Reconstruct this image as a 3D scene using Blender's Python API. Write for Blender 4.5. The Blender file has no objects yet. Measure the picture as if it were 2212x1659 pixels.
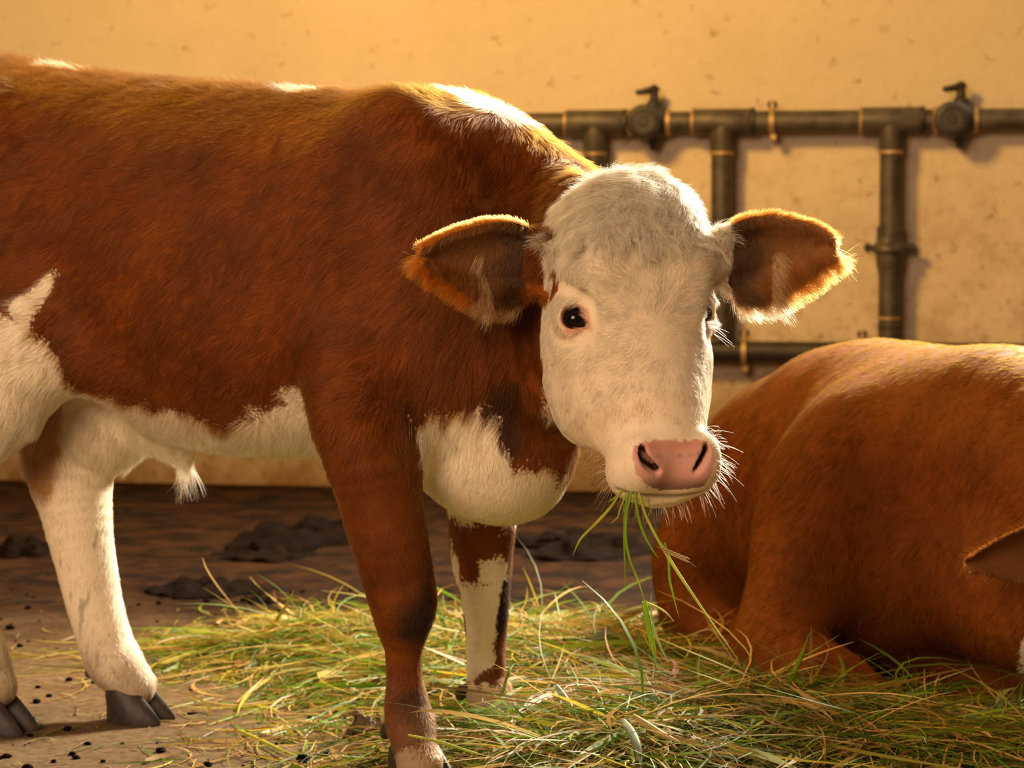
import bpy, math, random, time
import numpy as np
from mathutils import Matrix, Vector
T0 = time.time()
random.seed(7)
rng = np.random.default_rng(7)
C = bpy.context.scene.collection
sc = bpy.context.scene

# ------------------------------------------------------------------ camera
FPX, CX, CY, CAMH = 5000.0, 1106.0, 829.5, 0.75
PITCH = math.radians(3.65)
cam = bpy.data.objects.new('camera', bpy.data.cameras.new('camera'))
C.objects.link(cam)
cam.location = (0, 0, CAMH)
GA = math.radians(10)          # the lens looks a little left of square to the wall; the wall runs along world X
cam.rotation_euler = (math.pi / 2 - PITCH, 0, GA)
cam.data.sensor_width = 36.0
cam.data.lens = FPX / 2212 * 36.0
cam.data.clip_start, cam.data.clip_end = 0.1, 100
cam.data.dof.use_dof = True
cam.data.dof.focus_distance = 2.87
cam.data.dof.aperture_fstop = 7.5
sc.camera = cam

# ------------------------------------------------------------------ light
def srgb(r, g, b):
    f = lambda c: c / 12.92 if c <= 0.04045 else ((c + 0.055) / 1.055) ** 2.4
    return (f(r / 255), f(g / 255), f(b / 255))

w = bpy.data.worlds.new('world'); sc.world = w; w.use_nodes = True
bg = w.node_tree.nodes['Background']
bg.inputs[0].default_value = (1.0, 0.66, 0.42, 1)
bg.inputs[1].default_value = 0.08

def area(name, loc, target, sx, sy, power, col):
    l = bpy.data.lights.new(name, 'AREA'); l.shape = 'RECTANGLE'; l.size, l.size_y = sx, sy
    l.energy = power; l.color = col
    o = bpy.data.objects.new(name, l); C.objects.link(o); o.location = loc
    o.rotation_euler = (Vector(target) - Vector(loc)).to_track_quat('-Z', 'Y').to_euler()
    return o

# stable doorway behind the photographer
area('doorway_light', (-1.9, -1.4, 2.5), (-.55, 3.2, 0.6), 2.4, 2.2, 224, (1.0, 0.68, 0.43))
# daylight from a high window in the back wall, to the right above the frame
area('window_light', (1.15, 6.70, 2.75), (1.15, 0.0, 2.75), 1.1, 0.8, 1350, (1.0, 0.86, 0.66))
# golden lamp up on the left by the wall
area('barn_lamp', (-1.75, 4.25, 2.6), (-.6, 6.5, 1.1), 0.5, 0.5, 112, (1.0, 0.57, 0.13))

sc.view_settings.view_transform = 'Standard'
sc.view_settings.look = 'None'
sc.view_settings.exposure = 0.0
sc.view_settings.gamma = 1.0
sc.view_settings.use_curve_mapping = False
sc.cycles.use_denoising = True
sc.cycles.use_adaptive_sampling = True
sc.cycles.adaptive_threshold = 0.02
sc.cycles.max_bounces = 9
sc.cycles.diffuse_bounces = 3
sc.cycles.glossy_bounces = 5
sc.cycles.transmission_bounces = 8
sc.cycles.transparent_max_bounces = 6
sc.cycles.sample_clamp_indirect = 4.0
sc.cycles.caustics_reflective = False
sc.cycles.caustics_refractive = False
sc.cycles_curves.shape = 'RIBBONS'
sc.cycles_curves.subdivisions = 2

# ------------------------------------------------------------------ helpers
RZ = np.array(((math.cos(GA), -math.sin(GA), 0), (math.sin(GA), math.cos(GA), 0), (0, 0, 1.0)))
def turn(v): return np.asarray(v, float) @ RZ.T
def P(px, py, d):
    """world point seen at (px,py) of the photograph at distance d ahead of the lens"""
    x, v = (px - CX) / FPX, (CY - py) / FPX
    cy, sy = math.cos(PITCH), math.sin(PITCH)
    dy, dz = cy + v * sy, -sy + v * cy
    t = d / dy
    return turn((x * t, d, CAMH + dz * t))

def nrm(a):
    a = np.asarray(a, float)
    return a / np.maximum(np.linalg.norm(a, axis=-1, keepdims=True), 1e-9)

NROT = np.array(((.64, -.48, .60), (.60, .80, .0), (-.48, .36, .80)))
def hash3(i, j, k, seed):
    h = (i * 374761393 + j * 668265263 + k * 2147483647 + seed * 974634777) & 0xffffffff
    h = ((h ^ (h >> 13)) * 1274126177) & 0xffffffff
    h = h ^ (h >> 16)
    return (h & 0xffff) / 65535.0

def vnoise(p, scale, seed=0):
    """value noise in [-1,1], its lattice turned off the axes"""
    q = np.asarray(p, float) @ NROT / scale + 1000.0
    i = np.floor(q).astype(np.int64); f = q - i; f = f * f * (3 - 2 * f)
    r = 0
    for a in (0, 1):
        for b in (0, 1):
            for c in (0, 1):
                wgt = (f[:, 0] if a else 1 - f[:, 0]) * (f[:, 1] if b else 1 - f[:, 1]) * (f[:, 2] if c else 1 - f[:, 2])
                r = r + wgt * hash3(i[:, 0] + a, i[:, 1] + b, i[:, 2] + c, seed)
    return r * 2 - 1

def vnoise3(p, scale, seed=0):
    return np.stack([vnoise(p, scale, seed + s) for s in (0, 11, 23)], -1)

def sstep(a, b, x):
    t = np.clip((x - a) / (b - a), 0, 1)
    return t * t * (3 - 2 * t)

def in_poly(x, y, poly):
    poly = np.asarray(poly, float); r = np.zeros(len(x), bool)
    n = len(poly); j = n - 1
    for i in range(n):
        xi, yi = poly[i]; xj, yj = poly[j]
        c = ((yi > y) != (yj > y)) & (x < (xj - xi) * (y - yi) / ((yj - yi) or 1e-12) + xi)
        r ^= c; j = i
    return r

# ------------------------------------------------------------------ implicit sculpting
class Sculpt:
    def __init__(s): s.pr = []
    def add(s, f, lo, hi, k=0.03, op='u'):
        s.pr.append((f, np.array(lo, float), np.array(hi, float), k, op))
    def ev(s, p, cull=0.03):
        d = np.full(len(p), 1.0, np.float64)
        for f, lo, hi, k, op in s.pr:
            m = cull + k
            sel = np.nonzero(((p > lo - m) & (p < hi + m)).all(1))[0]
            if not len(sel): continue
            b = f(p[sel]); a = d[sel]
            if op == 'u':
                h = np.maximum(k - np.abs(a - b), 0) / max(k, 1e-9); d[sel] = np.minimum(a, b) - h * h * k / 4
            else:
                b = -b
                h = np.maximum(k - np.abs(a - b), 0) / max(k, 1e-9); d[sel] = np.maximum(a, b) + h * h * k / 4
        return d
    def ell(s, c, r, R=None, k=0.03, op='u'):
        c = np.array(c, float); r = np.array(r, float); M = np.eye(3) if R is None else np.array(R, float)   # rows: axes
        def f(p):
            q = (p - c) @ M.T
            k0 = np.linalg.norm(q / r, axis=1); k1 = np.linalg.norm(q / (r * r), axis=1)
            return k0 * (k0 - 1) / np.maximum(k1, 1e-9)
        m = np.abs(M.T) @ r
        s.add(f, c - m, c + m, k, op)
    def chain(s, pts, k=0.03, op='u', sub=5, flat=None, fr=1.0):
        """pts: rows (x,y,z,r), smoothed; flat: axis along which the section is scaled by fr"""
        a = np.array(pts, float)
        if sub > 1 and len(a) > 2:
            e = np.vstack([2 * a[0] - a[1], a, 2 * a[-1] - a[-2]]); out = []
            for i in range(1, len(e) - 2):
                for t in np.linspace(0, 1, sub, endpoint=False):
                    p0, p1, p2, p3 = e[i - 1], e[i], e[i + 1], e[i + 2]
                    out.append(0.5 * (2 * p1 + (p2 - p0) * t + (2 * p0 - 5 * p1 + 4 * p2 - p3) * t ** 2 + (3 * p1 - p0 - 3 * p2 + p3) * t ** 3))
            out.append(a[-1]); a = np.array(out)
        ax = None if flat is None else nrm(flat)
        def tr(p):
            if ax is None: return p
            return p + ((p - a[0, :3]) @ ax)[:, None] * ax * (1 / fr - 1)
        b = a.copy()
        if ax is not None: b[:, :3] = tr(a[:, :3])
        def f(p):
            q = tr(p); d = np.full(len(p), 9.0)
            for i in range(len(b) - 1):
                A, B = b[i, :3], b[i + 1, :3]; v = B - A
                h = np.clip(((q - A) @ v) / max(v @ v, 1e-12), 0, 1)
                d = np.minimum(d, np.linalg.norm(q - A - h[:, None] * v, axis=1) - (b[i, 3] + (b[i + 1, 3] - b[i, 3]) * h))
            return d * (min(fr, 1.0) if ax is not None else 1.0)
        rr = a[:, 3:].max() * max(1, fr)
        s.add(f, a[:, :3].min(0) - rr, a[:, :3].max(0) + rr, k, op)
    def loft(s, O, X, Y, Z, tab, k=0.03, pu=2.4, pd=2.2, op='u'):
        """tab rows: t along X, half width along Y, top, bottom, widest level along Z"""
        O, X, Y, Z = (np.array(v, float) for v in (O, X, Y, Z)); tab = np.array(tab, float)
        tt = np.linspace(tab[0, 0], tab[-1, 0], 200)
        cols = [np.interp(tt, tab[:, 0], tab[:, i]) for i in range(1, 5)]
        ker = np.hanning(13); ker /= ker.sum()
        cols = [np.convolve(np.pad(c, 6, mode='edge'), ker, 'valid') for c in cols]
        def f(p):
            q = p - O; t, y, z = q @ X, q @ Y, q @ Z
            tc = np.clip(t, tt[0], tt[-1])
            a, zt, zb, zc = (np.interp(tc, tt, c) for c in cols)
            bu, bd = np.maximum(zt - zc, 1e-3), np.maximum(zc - zb, 1e-3)
            up = z > zc
            b = np.where(up, bu, bd); e = np.where(up, pu, pd)
            rho = (np.abs(y / a) ** e + np.abs((z - zc) / b) ** e + 1e-12) ** (1 / e)
            g = np.sqrt(y * y + (z - zc) ** 2) + 1e-6
            d = g * (1 - 1 / np.maximum(rho, 0.05))
            return np.where(np.abs(t - tc) > 0, np.sqrt(np.maximum(d, 0) ** 2 + (t - tc) ** 2), d)
        c8 = []
        am, zt, zb = tab[:, 1].max(), tab[:, 2].max(), tab[:, 3].min()
        for t in (tab[0, 0], tab[-1, 0]):
            for y in (-am, am):
                for z in (zb, zt): c8.append(O + t * X + y * Y + z * Z)
        c8 = np.array(c8)
        s.add(f, c8.min(0), c8.max(0), k, op)
    def hit(s, pix, conv, d0=2.6, d1=4.4):
        """points where sight lines through the photograph meet the form (authoring of features that sit on its skin)"""
        pix = np.array(pix, float)
        A = np.array([conv(P(x, y, d0)) for x, y in pix]); B = np.array([conv(P(x, y, d1)) for x, y in pix]); D = nrm(B - A)
        t = np.zeros(len(A))
        for _ in range(140):
            t += np.clip(s.ev(A + D * t[:, None], .02), -.01, .02)
        return A + D * t[:, None]
    def grad(s, p, e=.002):
        return nrm(np.stack([s.ev(p + np.eye(3)[i] * e, .02) - s.ev(p - np.eye(3)[i] * e, .02) for i in range(3)], -1))
    def mesh(s, h, coarse=3):
        lo = np.min([l for _, l, _, _, o in s.pr if o == 'u'], 0) - 6 * h
        hi = np.max([l for _, _, l, _, o in s.pr if o == 'u'], 0) + 6 * h
        n = (np.ceil((hi - lo) / (h * coarse)).astype(int) + 1)
        ax = [lo[i] + np.arange(n[i]) * h * coarse for i in range(3)]
        g = np.stack(np.meshgrid(*ax, indexing='ij'), -1).reshape(-1, 3)
        dc = s.ev(g, 0.05).reshape(n)
        N = (n - 1) * coarse + 1
        full = np.full(N, 0.06, np.float32)
        up = np.repeat(np.repeat(np.repeat(dc, coarse, 0), coarse, 1), coarse, 2)[:N[0], :N[1], :N[2]]
        full[:] = np.sign(up) * np.clip(np.abs(up), 0.5 * h, 0.06)
        near = np.abs(dc[:-1, :-1, :-1]) < h * coarse * 1.8
        cells = np.argwhere(near) * coarse
        off = np.stack(np.meshgrid(*[np.arange(coarse)] * 3, indexing='ij'), -1).reshape(-1, 3)
        CH = 12000
        for i in range(0, len(cells), CH):
            idx = (cells[i:i + CH, None, :] + off[None]).reshape(-1, 3)
            full[idx[:, 0], idx[:, 1], idx[:, 2]] = s.ev(lo + idx * h, 0.02)
        import openvdb
        grid = openvdb.FloatGrid(0.06)
        grid.copyFromArray(full)
        pts, quads = grid.convertToQuads(0.0)
        V = lo + np.asarray(pts, np.float64) * h
        Q = np.asarray(quads, np.int64)
        e = 0.6 * h
        for _ in range(1):
            d0 = s.ev(V, 4 * h)
            G = np.stack([(s.ev(V + np.eye(3)[i] * e, 4 * h) - s.ev(V - np.eye(3)[i] * e, 4 * h)) / (2 * e) for i in range(3)], -1)
            gl = np.maximum((G * G).sum(1), 0.2)
            V = V - np.clip(d0 / gl, -h, h)[:, None] * G
        # relax a little (tangential look, removes grid pattern)
        ed = np.concatenate([Q[:, [0, 1]], Q[:, [1, 2]], Q[:, [2, 3]], Q[:, [3, 0]]])
        cnt = np.bincount(ed.ravel(), minlength=len(V)).astype(float)
        for lam in (0.5, -0.35, 0.5, -0.35):
            acc = np.zeros_like(V)
            for a in range(3):
                acc[:, a] = np.bincount(ed[:, 0], V[ed[:, 1], a], len(V)) + np.bincount(ed[:, 1], V[ed[:, 0], a], len(V))
            V = V + lam * (acc / np.maximum(cnt, 1)[:, None] - V)
        # keep the one connected body
        lab = np.arange(len(V))
        for _ in range(400):
            m1 = lab.copy(); np.minimum.at(m1, ed[:, 0], lab[ed[:, 1]]); np.minimum.at(m1, ed[:, 1], lab[ed[:, 0]])
            m1 = m1[m1]; m1 = m1[m1]
            if (m1 == lab).all(): break
            lab = m1
        big = np.bincount(lab).argmax(); kv = lab == big
        Q = Q[kv[Q[:, 0]]]; re_ = np.cumsum(kv) - 1; V = V[kv]; Q = re_[Q]
        # orient outwards
        A, B, Dd = V[Q[:, 0]], V[Q[:, 1]], V[Q[:, 2]]
        fn = np.cross(B - A, Dd - A); cen = (A + Dd) / 2
        smp = rng.integers(0, len(Q), 400)
        dd = s.ev(cen[smp] + nrm(fn[smp]) * h, 4 * h)
        if (dd > 0).mean() < 0.5: Q = Q[:, ::-1]
        return V, Q

def vnormals(V, Q):
    fn = np.cross(V[Q[:, 2]] - V[Q[:, 0]], V[Q[:, 3]] - V[Q[:, 1]])
    n = np.zeros_like(V)
    for a in range(3):
        for c in range(4): n[:, a] += np.bincount(Q[:, c], fn[:, a], len(V))
    return nrm(n)

def mesh_obj(name, V, Q, mat, parent=None, col=None, smooth=True, loc=None):
    me = bpy.data.meshes.new(name)
    V = np.asarray(V, float); Q = np.asarray(Q)
    me.vertices.add(len(V)); me.vertices.foreach_set('co', V.ravel())
    k = Q.shape[1]
    me.loops.add(Q.size); me.loops.foreach_set('vertex_index', Q.ravel().astype(np.int32))
    me.polygons.add(len(Q)); me.polygons.foreach_set('loop_start', np.arange(0, Q.size, k, dtype=np.int32))
    me.update(calc_edges=True); me.validate()
    me.polygons.foreach_set('use_smooth', np.full(len(me.polygons), smooth))
    if col is not None:
        at = me.color_attributes.new('coat', 'FLOAT_COLOR', 'POINT')
        at.data.foreach_set('color', np.hstack([col, np.ones((len(col), 1))]).ravel())
    o = bpy.data.objects.new(name, me); C.objects.link(o)
    if mat: me.materials.append(mat)
    if parent: o.parent = parent
    if loc is not None: o.location = loc
    return o

class MB:
    """collects plain shapes into one mesh"""
    def __init__(s): s.v = []; s.f = []
    def add(s, v, f):
        n = len(s.v); s.v += [tuple(map(float, q)) for q in v]; s.f += [tuple(n + i for i in q) for q in f]
    def lathe(s, A, axis, prof, seg=24, cap=True, ell=1.0):
        """prof rows: (distance along axis, radius)"""
        A = np.array(A, float); ax = nrm(axis)
        r = np.array((0, 0, 1.0)) if abs(ax[2]) < 0.9 else np.array((1.0, 0, 0))
        X = nrm(np.cross(ax, r)); Y = np.cross(ax, X)
        v = []; f = []
        for t, rad in prof:
            for i in range(seg):
                a = 2 * math.pi * i / seg
                v.append(A + ax * t + X * rad * math.cos(a) + Y * rad * ell * math.sin(a))
        for j in range(len(prof) - 1):
            for i in range(seg):
                i2 = (i + 1) % seg
                f.append((j * seg + i, j * seg + i2, (j + 1) * seg + i2, (j + 1) * seg + i))
        if cap:
            f.append(tuple(range(seg))[::-1]); f.append(tuple((len(prof) - 1) * seg + i for i in range(seg)))
        s.add(v, f); return s
    def tube(s, pts, rad, seg=10):
        pts = np.array(pts, float); n = len(pts)
        rad = np.full(n, rad) if np.isscalar(rad) else np.array(rad)
        tg = nrm(np.gradient(pts, axis=0)); v = []; f = []
        up = np.array((0.13, 0.2, 1.0)); X = nrm(np.cross(tg[0], up))
        for j in range(n):
            X = nrm(X - tg[j] * (X @ tg[j])); Y = np.cross(tg[j], X)
            for i in range(seg):
                a = 2 * math.pi * i / seg
                v.append(pts[j] + rad[j] * (X * math.cos(a) + Y * math.sin(a)))
        for j in range(n - 1):
            for i in range(seg):
                i2 = (i + 1) % seg
                f.append((j * seg + i, j * seg + i2, (j + 1) * seg + i2, (j + 1) * seg + i))
        f.append(tuple(range(seg))[::-1]); f.append(tuple((n - 1) * seg + i for i in range(seg)))
        s.add(v, f); return s
    def box(s, c, sx, sy, sz, R=None, bev=0.0):
        c = np.array(c, float); R = np.eye(3) if R is None else np.array(R, float)
        x, y, z = sx / 2, sy / 2, sz / 2; b = min(bev, x * .9, y * .9, z * .9)
        if b <= 0:
            pts = [(i * x, j * y, k * z) for k in (-1, 1) for j in (-1, 1) for i in (-1, 1)]
            v = [c + np.array(p) @ R for p in pts]
            s.add(v, [(0, 2, 3, 1), (4, 5, 7, 6), (0, 1, 5, 4), (2, 6, 7, 3), (0, 4, 6, 2), (1, 3, 7, 5)])
            return s
        rows = []
        for zz, ins in ((-z, b), (-z + b, 0), (z - b, 0), (z, b)):
            X, Y = x - ins, y - ins; cb = b
            rows.append([(X - cb, -Y), (X, -Y + cb), (X, Y - cb), (X - cb, Y), (-X + cb, Y), (-X, Y - cb), (-X, -Y + cb), (-X + cb, -Y)])
            rows[-1] = [(p[0], p[1], zz) for p in rows[-1]]
        v = [c + np.array(p) @ R for r in rows for p in r]; f = []
        for j in range(3):
            for i in range(8):
                i2 = (i + 1) % 8; f.append((j * 8 + i, j * 8 + i2, (j + 1) * 8 + i2, (j + 1) * 8 + i))
        f.append(tuple(range(8))[::-1]); f.append(tuple(24 + i for i in range(8)))
        s.add(v, f); return s
    def build(s, name, mat, parent=None, smooth=True, origin=None):
        me = bpy.data.meshes.new(name)
        v = s.v
        if origin is not None:
            o_ = np.array(origin, float); v = [tuple(np.array(q) - o_) for q in s.v]
        me.from_pydata(v, [], s.f); me.update()
        if smooth:
            me.polygons.foreach_set('use_smooth', np.ones(len(me.polygons), bool))
            try: me.set_sharp_from_angle(angle=math.radians(38))
            except Exception: pass
        o = bpy.data.objects.new(name, me); C.objects.link(o); me.materials.append(mat)
        if parent: o.parent = parent
        if origin is not None: o.location = origin
        return o

def thing(name, label, cat, loc=(0, 0, 0), rotz=0.0, group=None):
    o = bpy.data.objects.new(name, None); C.objects.link(o); o.empty_display_size = 0.1
    o.location = loc; o.rotation_euler = (0, 0, rotz); tag(o, label, cat, group); return o

def tag(o, label=None, cat=None, group=None, kind=None):
    if label: o['label'] = label
    if cat: o['category'] = cat
    if group: o['group'] = group
    if kind: o['kind'] = kind
    return o

# ------------------------------------------------------------------ materials
def mat(name):
    m = bpy.data.materials.new(name); m.use_nodes = True
    nt = m.node_tree; b = nt.nodes['Principled BSDF']
    return m, nt, b

def nd(nt, typ, **kw):
    n = nt.nodes.new(typ)
    for k, v in kw.items():
        if hasattr(n, k): setattr(n, k, v)
    return n

def plain(name, col, rough=0.6, metal=0.0, var=0.15, scale=30.0, bump=0.0, spec=0.5, coat=0.0):
    m, nt, b = mat(name)
    tc = nd(nt, 'ShaderNodeTexCoord'); nz = nd(nt, 'ShaderNodeTexNoise'); nz.inputs['Scale'].default_value = scale; nz.inputs['Detail'].default_value = 6
    nt.links.new(tc.outputs['Object'], nz.inputs['Vector'])
    r = nd(nt, 'ShaderNodeValToRGB')
    r.color_ramp.elements[0].position = 0.3; r.color_ramp.elements[1].position = 0.7
    r.color_ramp.elements[0].color = tuple(c * (1 - var) for c in col) + (1,)
    r.color_ramp.elements[1].color = tuple(min(1, c * (1 + var)) for c in col) + (1,)
    nt.links.new(nz.outputs['Fac'], r.inputs['Fac']); nt.links.new(r.outputs['Color'], b.inputs['Base Color'])
    b.inputs['Roughness'].default_value = rough; b.inputs['Metallic'].default_value = metal
    b.inputs['Specular IOR Level'].default_value = spec; b.inputs['Coat Weight'].default_value = coat
    if bump:
        bp = nd(nt, 'ShaderNodeBump'); bp.inputs['Strength'].default_value = bump; bp.inputs['Distance'].default_value = 0.004
        nt.links.new(nz.outputs['Fac'], bp.inputs['Height']); nt.links.new(bp.outputs['Normal'], b.inputs['Normal'])
    return m

def coat_mat(name, rough=0.75):
    m, nt, b = mat(name)
    a = nd(nt, 'ShaderNodeAttribute'); a.attribute_name = 'coat'
    nt.links.new(a.outputs['Color'], b.inputs['Base Color'])
    b.inputs['Roughness'].default_value = rough; b.inputs['Specular IOR Level'].default_value = 0.2
    return m

def hair_mat(name, rough=0.38, rad=0.5, soft=0.3):
    m = bpy.data.materials.new(name); m.use_nodes = True; nt = m.node_tree
    for n in list(nt.nodes):
        if n.type != 'OUTPUT_MATERIAL': nt.nodes.remove(n)
    out = [n for n in nt.nodes if n.type == 'OUTPUT_MATERIAL'][0]
    h = nd(nt, 'ShaderNodeBsdfHairPrincipled'); h.parametrization = 'COLOR'
    a = nd(nt, 'ShaderNodeAttribute'); a.attribute_name = 'coat'
    nt.links.new(a.outputs['Color'], h.inputs['Color'])
    h.inputs['Roughness'].default_value = rough; h.inputs['Radial Roughness'].default_value = rad
    h.inputs['Random Roughness'].default_value = 0.2
    d = nd(nt, 'ShaderNodeBsdfDiffuse'); nt.links.new(a.outputs['Color'], d.inputs['Color'])
    mx = nd(nt, 'ShaderNodeMixShader'); mx.inputs[0].default_value = soft
    nt.links.new(h.outputs[0], mx.inputs[1]); nt.links.new(d.outputs[0], mx.inputs[2]); nt.links.new(mx.outputs[0], out.inputs['Surface'])
    return m

def hair_obj(name, pts, rad, col, m, parent):
    """pts (n,k,3) strands; rad (n,k); col (n,3)"""
    n, k = pts.shape[:2]
    hc = bpy.data.hair_curves.new(name)
    hc.add_curves([k] * n)
    hc.attributes['position'].data.foreach_set('vector', pts.reshape(-1).astype(np.float32))
    ra = hc.attributes.get('radius') or hc.attributes.new('radius', 'FLOAT', 'POINT')
    ra.data.foreach_set('value', rad.reshape(-1).astype(np.float32))
    ca = hc.attributes.new('coat', 'FLOAT_COLOR', 'CURVE')
    ca.data.foreach_set('color', np.hstack([col, np.ones((n, 1))]).astype(np.float32).ravel())
    o = bpy.data.objects.new(name, hc); C.objects.link(o); hc.materials.append(m); o.parent = parent
    return o

def sample(V, Q, Nn, dens, n):
    """random surface points, dens per vertex"""
    fa = np.linalg.norm(np.cross(V[Q[:, 2]] - V[Q[:, 0]], V[Q[:, 3]] - V[Q[:, 1]]), axis=1) / 2
    wgt = fa * dens[Q].mean(1); cdf = np.cumsum(wgt); cdf /= cdf[-1]
    fi = np.searchsorted(cdf, rng.random(n)); fi = np.minimum(fi, len(Q) - 1)
    a, b = rng.random((2, n, 1))
    q = Q[fi]
    w4 = [(1 - a) * (1 - b), a * (1 - b), a * b, (1 - a) * b]
    p = sum(w4[i] * V[q[:, i]] for i in range(4)); nn = nrm(sum(w4[i] * Nn[q[:, i]] for i in range(4)))
    return p, nn

def fur(p, n, flow, length, lift, k=4, clump=0.35, cs=0.018, rnd=0.2, curl=0.0, bend=0.25):
    t = flow - n * (flow * n).sum(1, keepdims=True); t = nrm(t)
    nz = vnoise3(p, cs, 3); nz2 = vnoise3(p, cs * 3.5, 31)
    t = t + clump * nz + clump * 0.7 * nz2 + rnd * rng.normal(0, 1, p.shape) * 0.5
    t = nrm(t - n * (t * n).sum(1, keepdims=True))
    lf = (lift * (1 + 0.7 * vnoise(p, cs, 77) + 0.35 * rng.normal(0, 1, len(p))))[:, None]
    lf = np.clip(lf, 0.05, 1.4)
    d = nrm(t * np.cos(lf) + n * np.sin(lf))
    L = (length * (0.75 + 0.5 * rng.random(len(p))))[:, None]
    out = []
    side = nrm(np.cross(n, d)); ph = rng.random((len(p), 1)) * 6.28
    for i in range(k):
        s = i / (k - 1)
        q = p - n * 0.0008 + L * s * d - n * L * bend * s * s * np.sin(lf)
        if curl: q = q + side * L * curl * (np.sin(ph * 0 + nz2[:, :1] * 6 + s * 5.0) - np.sin(nz2[:, :1] * 6)) 
        out.append(q)
    return np.stack(out, 1)
HRES, LRES = 0.003, 0.006                # sculpting steps of the two calves
FURN, FUR2 = (270000, 170000, 90000), 110000   # hairs on trunk, face, ears; on the lying calf
NBL = 30000                                # blades in the heap
# ------------------------------------------------------------------ the standing calf
W0 = turn((-0.08, 3.28, 0.0)); YAW = math.radians(30) - GA
Fw = np.array((math.cos(YAW), -math.sin(YAW), 0)); Lf = np.array((math.sin(YAW), math.cos(YAW), 0)); Up = np.array((0, 0, 1.0))
RB = np.stack([Fw, Lf, Up])                      # world -> calf rows
def lo(p): return (np.asarray(p, float) - W0) @ RB.T
def wo(q): return np.asarray(q, float) @ RB + W0
def LP(px, py, d): return lo(P(px, py, d))
def LR(px, py, d, rpx): return tuple(LP(px, py, d)) + (rpx * d / FPX,)

# head frame
hy, he = math.radians(20), math.radians(20)
HN = turn((math.sin(hy) * math.cos(he), -math.cos(hy) * math.cos(he), math.sin(he)))
HL = turn((math.sin(hy) * math.sin(he), -math.cos(hy) * math.sin(he), -math.cos(he)))
HS = turn((-math.cos(hy), -math.sin(hy), 0.0))      # towards the calf's right
HO_w = P(1425, 700, 2.88) - 0.16 * HL
hN, hL, hS = (RB @ v for v in (HN, HL, HS)); HO = lo(HO_w)
HM = np.stack([hS, hL, hN])                      # rows s,l,n
def H(s, l, n): return HO + s * hS + l * hL + n * hN
def toH(p): return (p - HO) @ HM.T

S = Sculpt()
# trunk
trunk = [(-1.06, .05, .95, .78, .86), (-1.03, .10, 1.008, .68, .84), (-.96, .150, 1.036, .58, .82), (-.86, .176, 1.034, .55, .79), (-.76, .186, 1.020, .555, .78),
         (-.66, .190, 1.004, .54, .75), (-.57, .195, .992, .485, .73), (-.50, .200, .986, .442, .72), (-.40, .206, .977, .425, .70), (-.30, .202, .968, .425, .68), (-.20, .188, .960, .432, .68),
         (-.10, .168, .953, .435, .68), (0, .150, .944, .41, .67), (.07, .140, .918, .375, .64), (.12, .120, .875, .37, .60), (.155, .09, .80, .40, .58), (.185, .04, .70, .50, .60)]
S.loft((0, 0, 0), (1, 0, 0), (0, 1, 0), (0, 0, 1), [(t, a, zt, zb, zc) for t, a, zt, zb, zc in trunk], k=0.02, pu=2.1, pd=2.3)
# brisket swelling between and ahead of the forelegs
S.ell((.065, 0, .445), (.105, .120, .095), k=0.06)
# neck: crest, middle, throat
pb = H(0, .045, -.10)
S.chain([(-.08, 0, .845, .085), (.06, 0, .832, .085), (.16, 0, .787, .075), tuple(H(0, .03, -.105)) + (.062,)], k=.06)
S.chain([(-.02, 0, .68, .125), (.12, 0, .67, .115), tuple(H(0, .11, -.15)) + (.085,)], k=.07)
S.chain([(.02, 0, .55, .11), (.12, .0, .57, .085), tuple(H(0, .19, -.175)) + (.05,)], k=.07)
# skull
hd = [(-.04, .03, -.05, -.085, -.07), (-.03, .06, -.030, -.11, -.075), (-.005, .084, -.006, -.145, -.08), (.04, .098, .004, -.17, -.085), (.09, .103, .006, -.182, -.088), (.14, .105, .001, -.188, -.09),
      (.18, .098, -.003, -.186, -.09), (.215, .087, -.004, -.178, -.088), (.25, .079, -.003, -.160, -.08), (.285, .069, -.001, -.134, -.07), (.308, .066, .0, -.116, -.062),
      (.328, .066, -.007, -.106, -.058), (.346, .064, -.019, -.098, -.056), (.359, .057, -.033, -.092, -.060), (.370, .042, -.046, -.084, -.066), (.376, .012, -.058, -.074, -.066)]
S.loft(HO, hL, hS, hN, hd, k=0.035, pu=2.05, pd=2.2)
for sg in (1, -1):
    S.ell(H(sg * .066, .092, -.036), (.034, .05, .030), HM, k=.04)          # brow
    S.ell(H(sg * .078, .122, -.062), (.024, .036, .030), HM, k=.03)         # orbit
    S.ell(H(sg * .062, .205, -.132), (.036, .07, .055), HM, k=.05)           # cheek muscle
    S.ell(H(sg * .036, .330, -.038), (.031, .032, .034), HM, k=.022)        # lip pads / nostril wings
    S.ell(H(sg * .050, .060, -.020), (.036, .04, .022), HM, k=.03)           # frontal bosses
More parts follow.
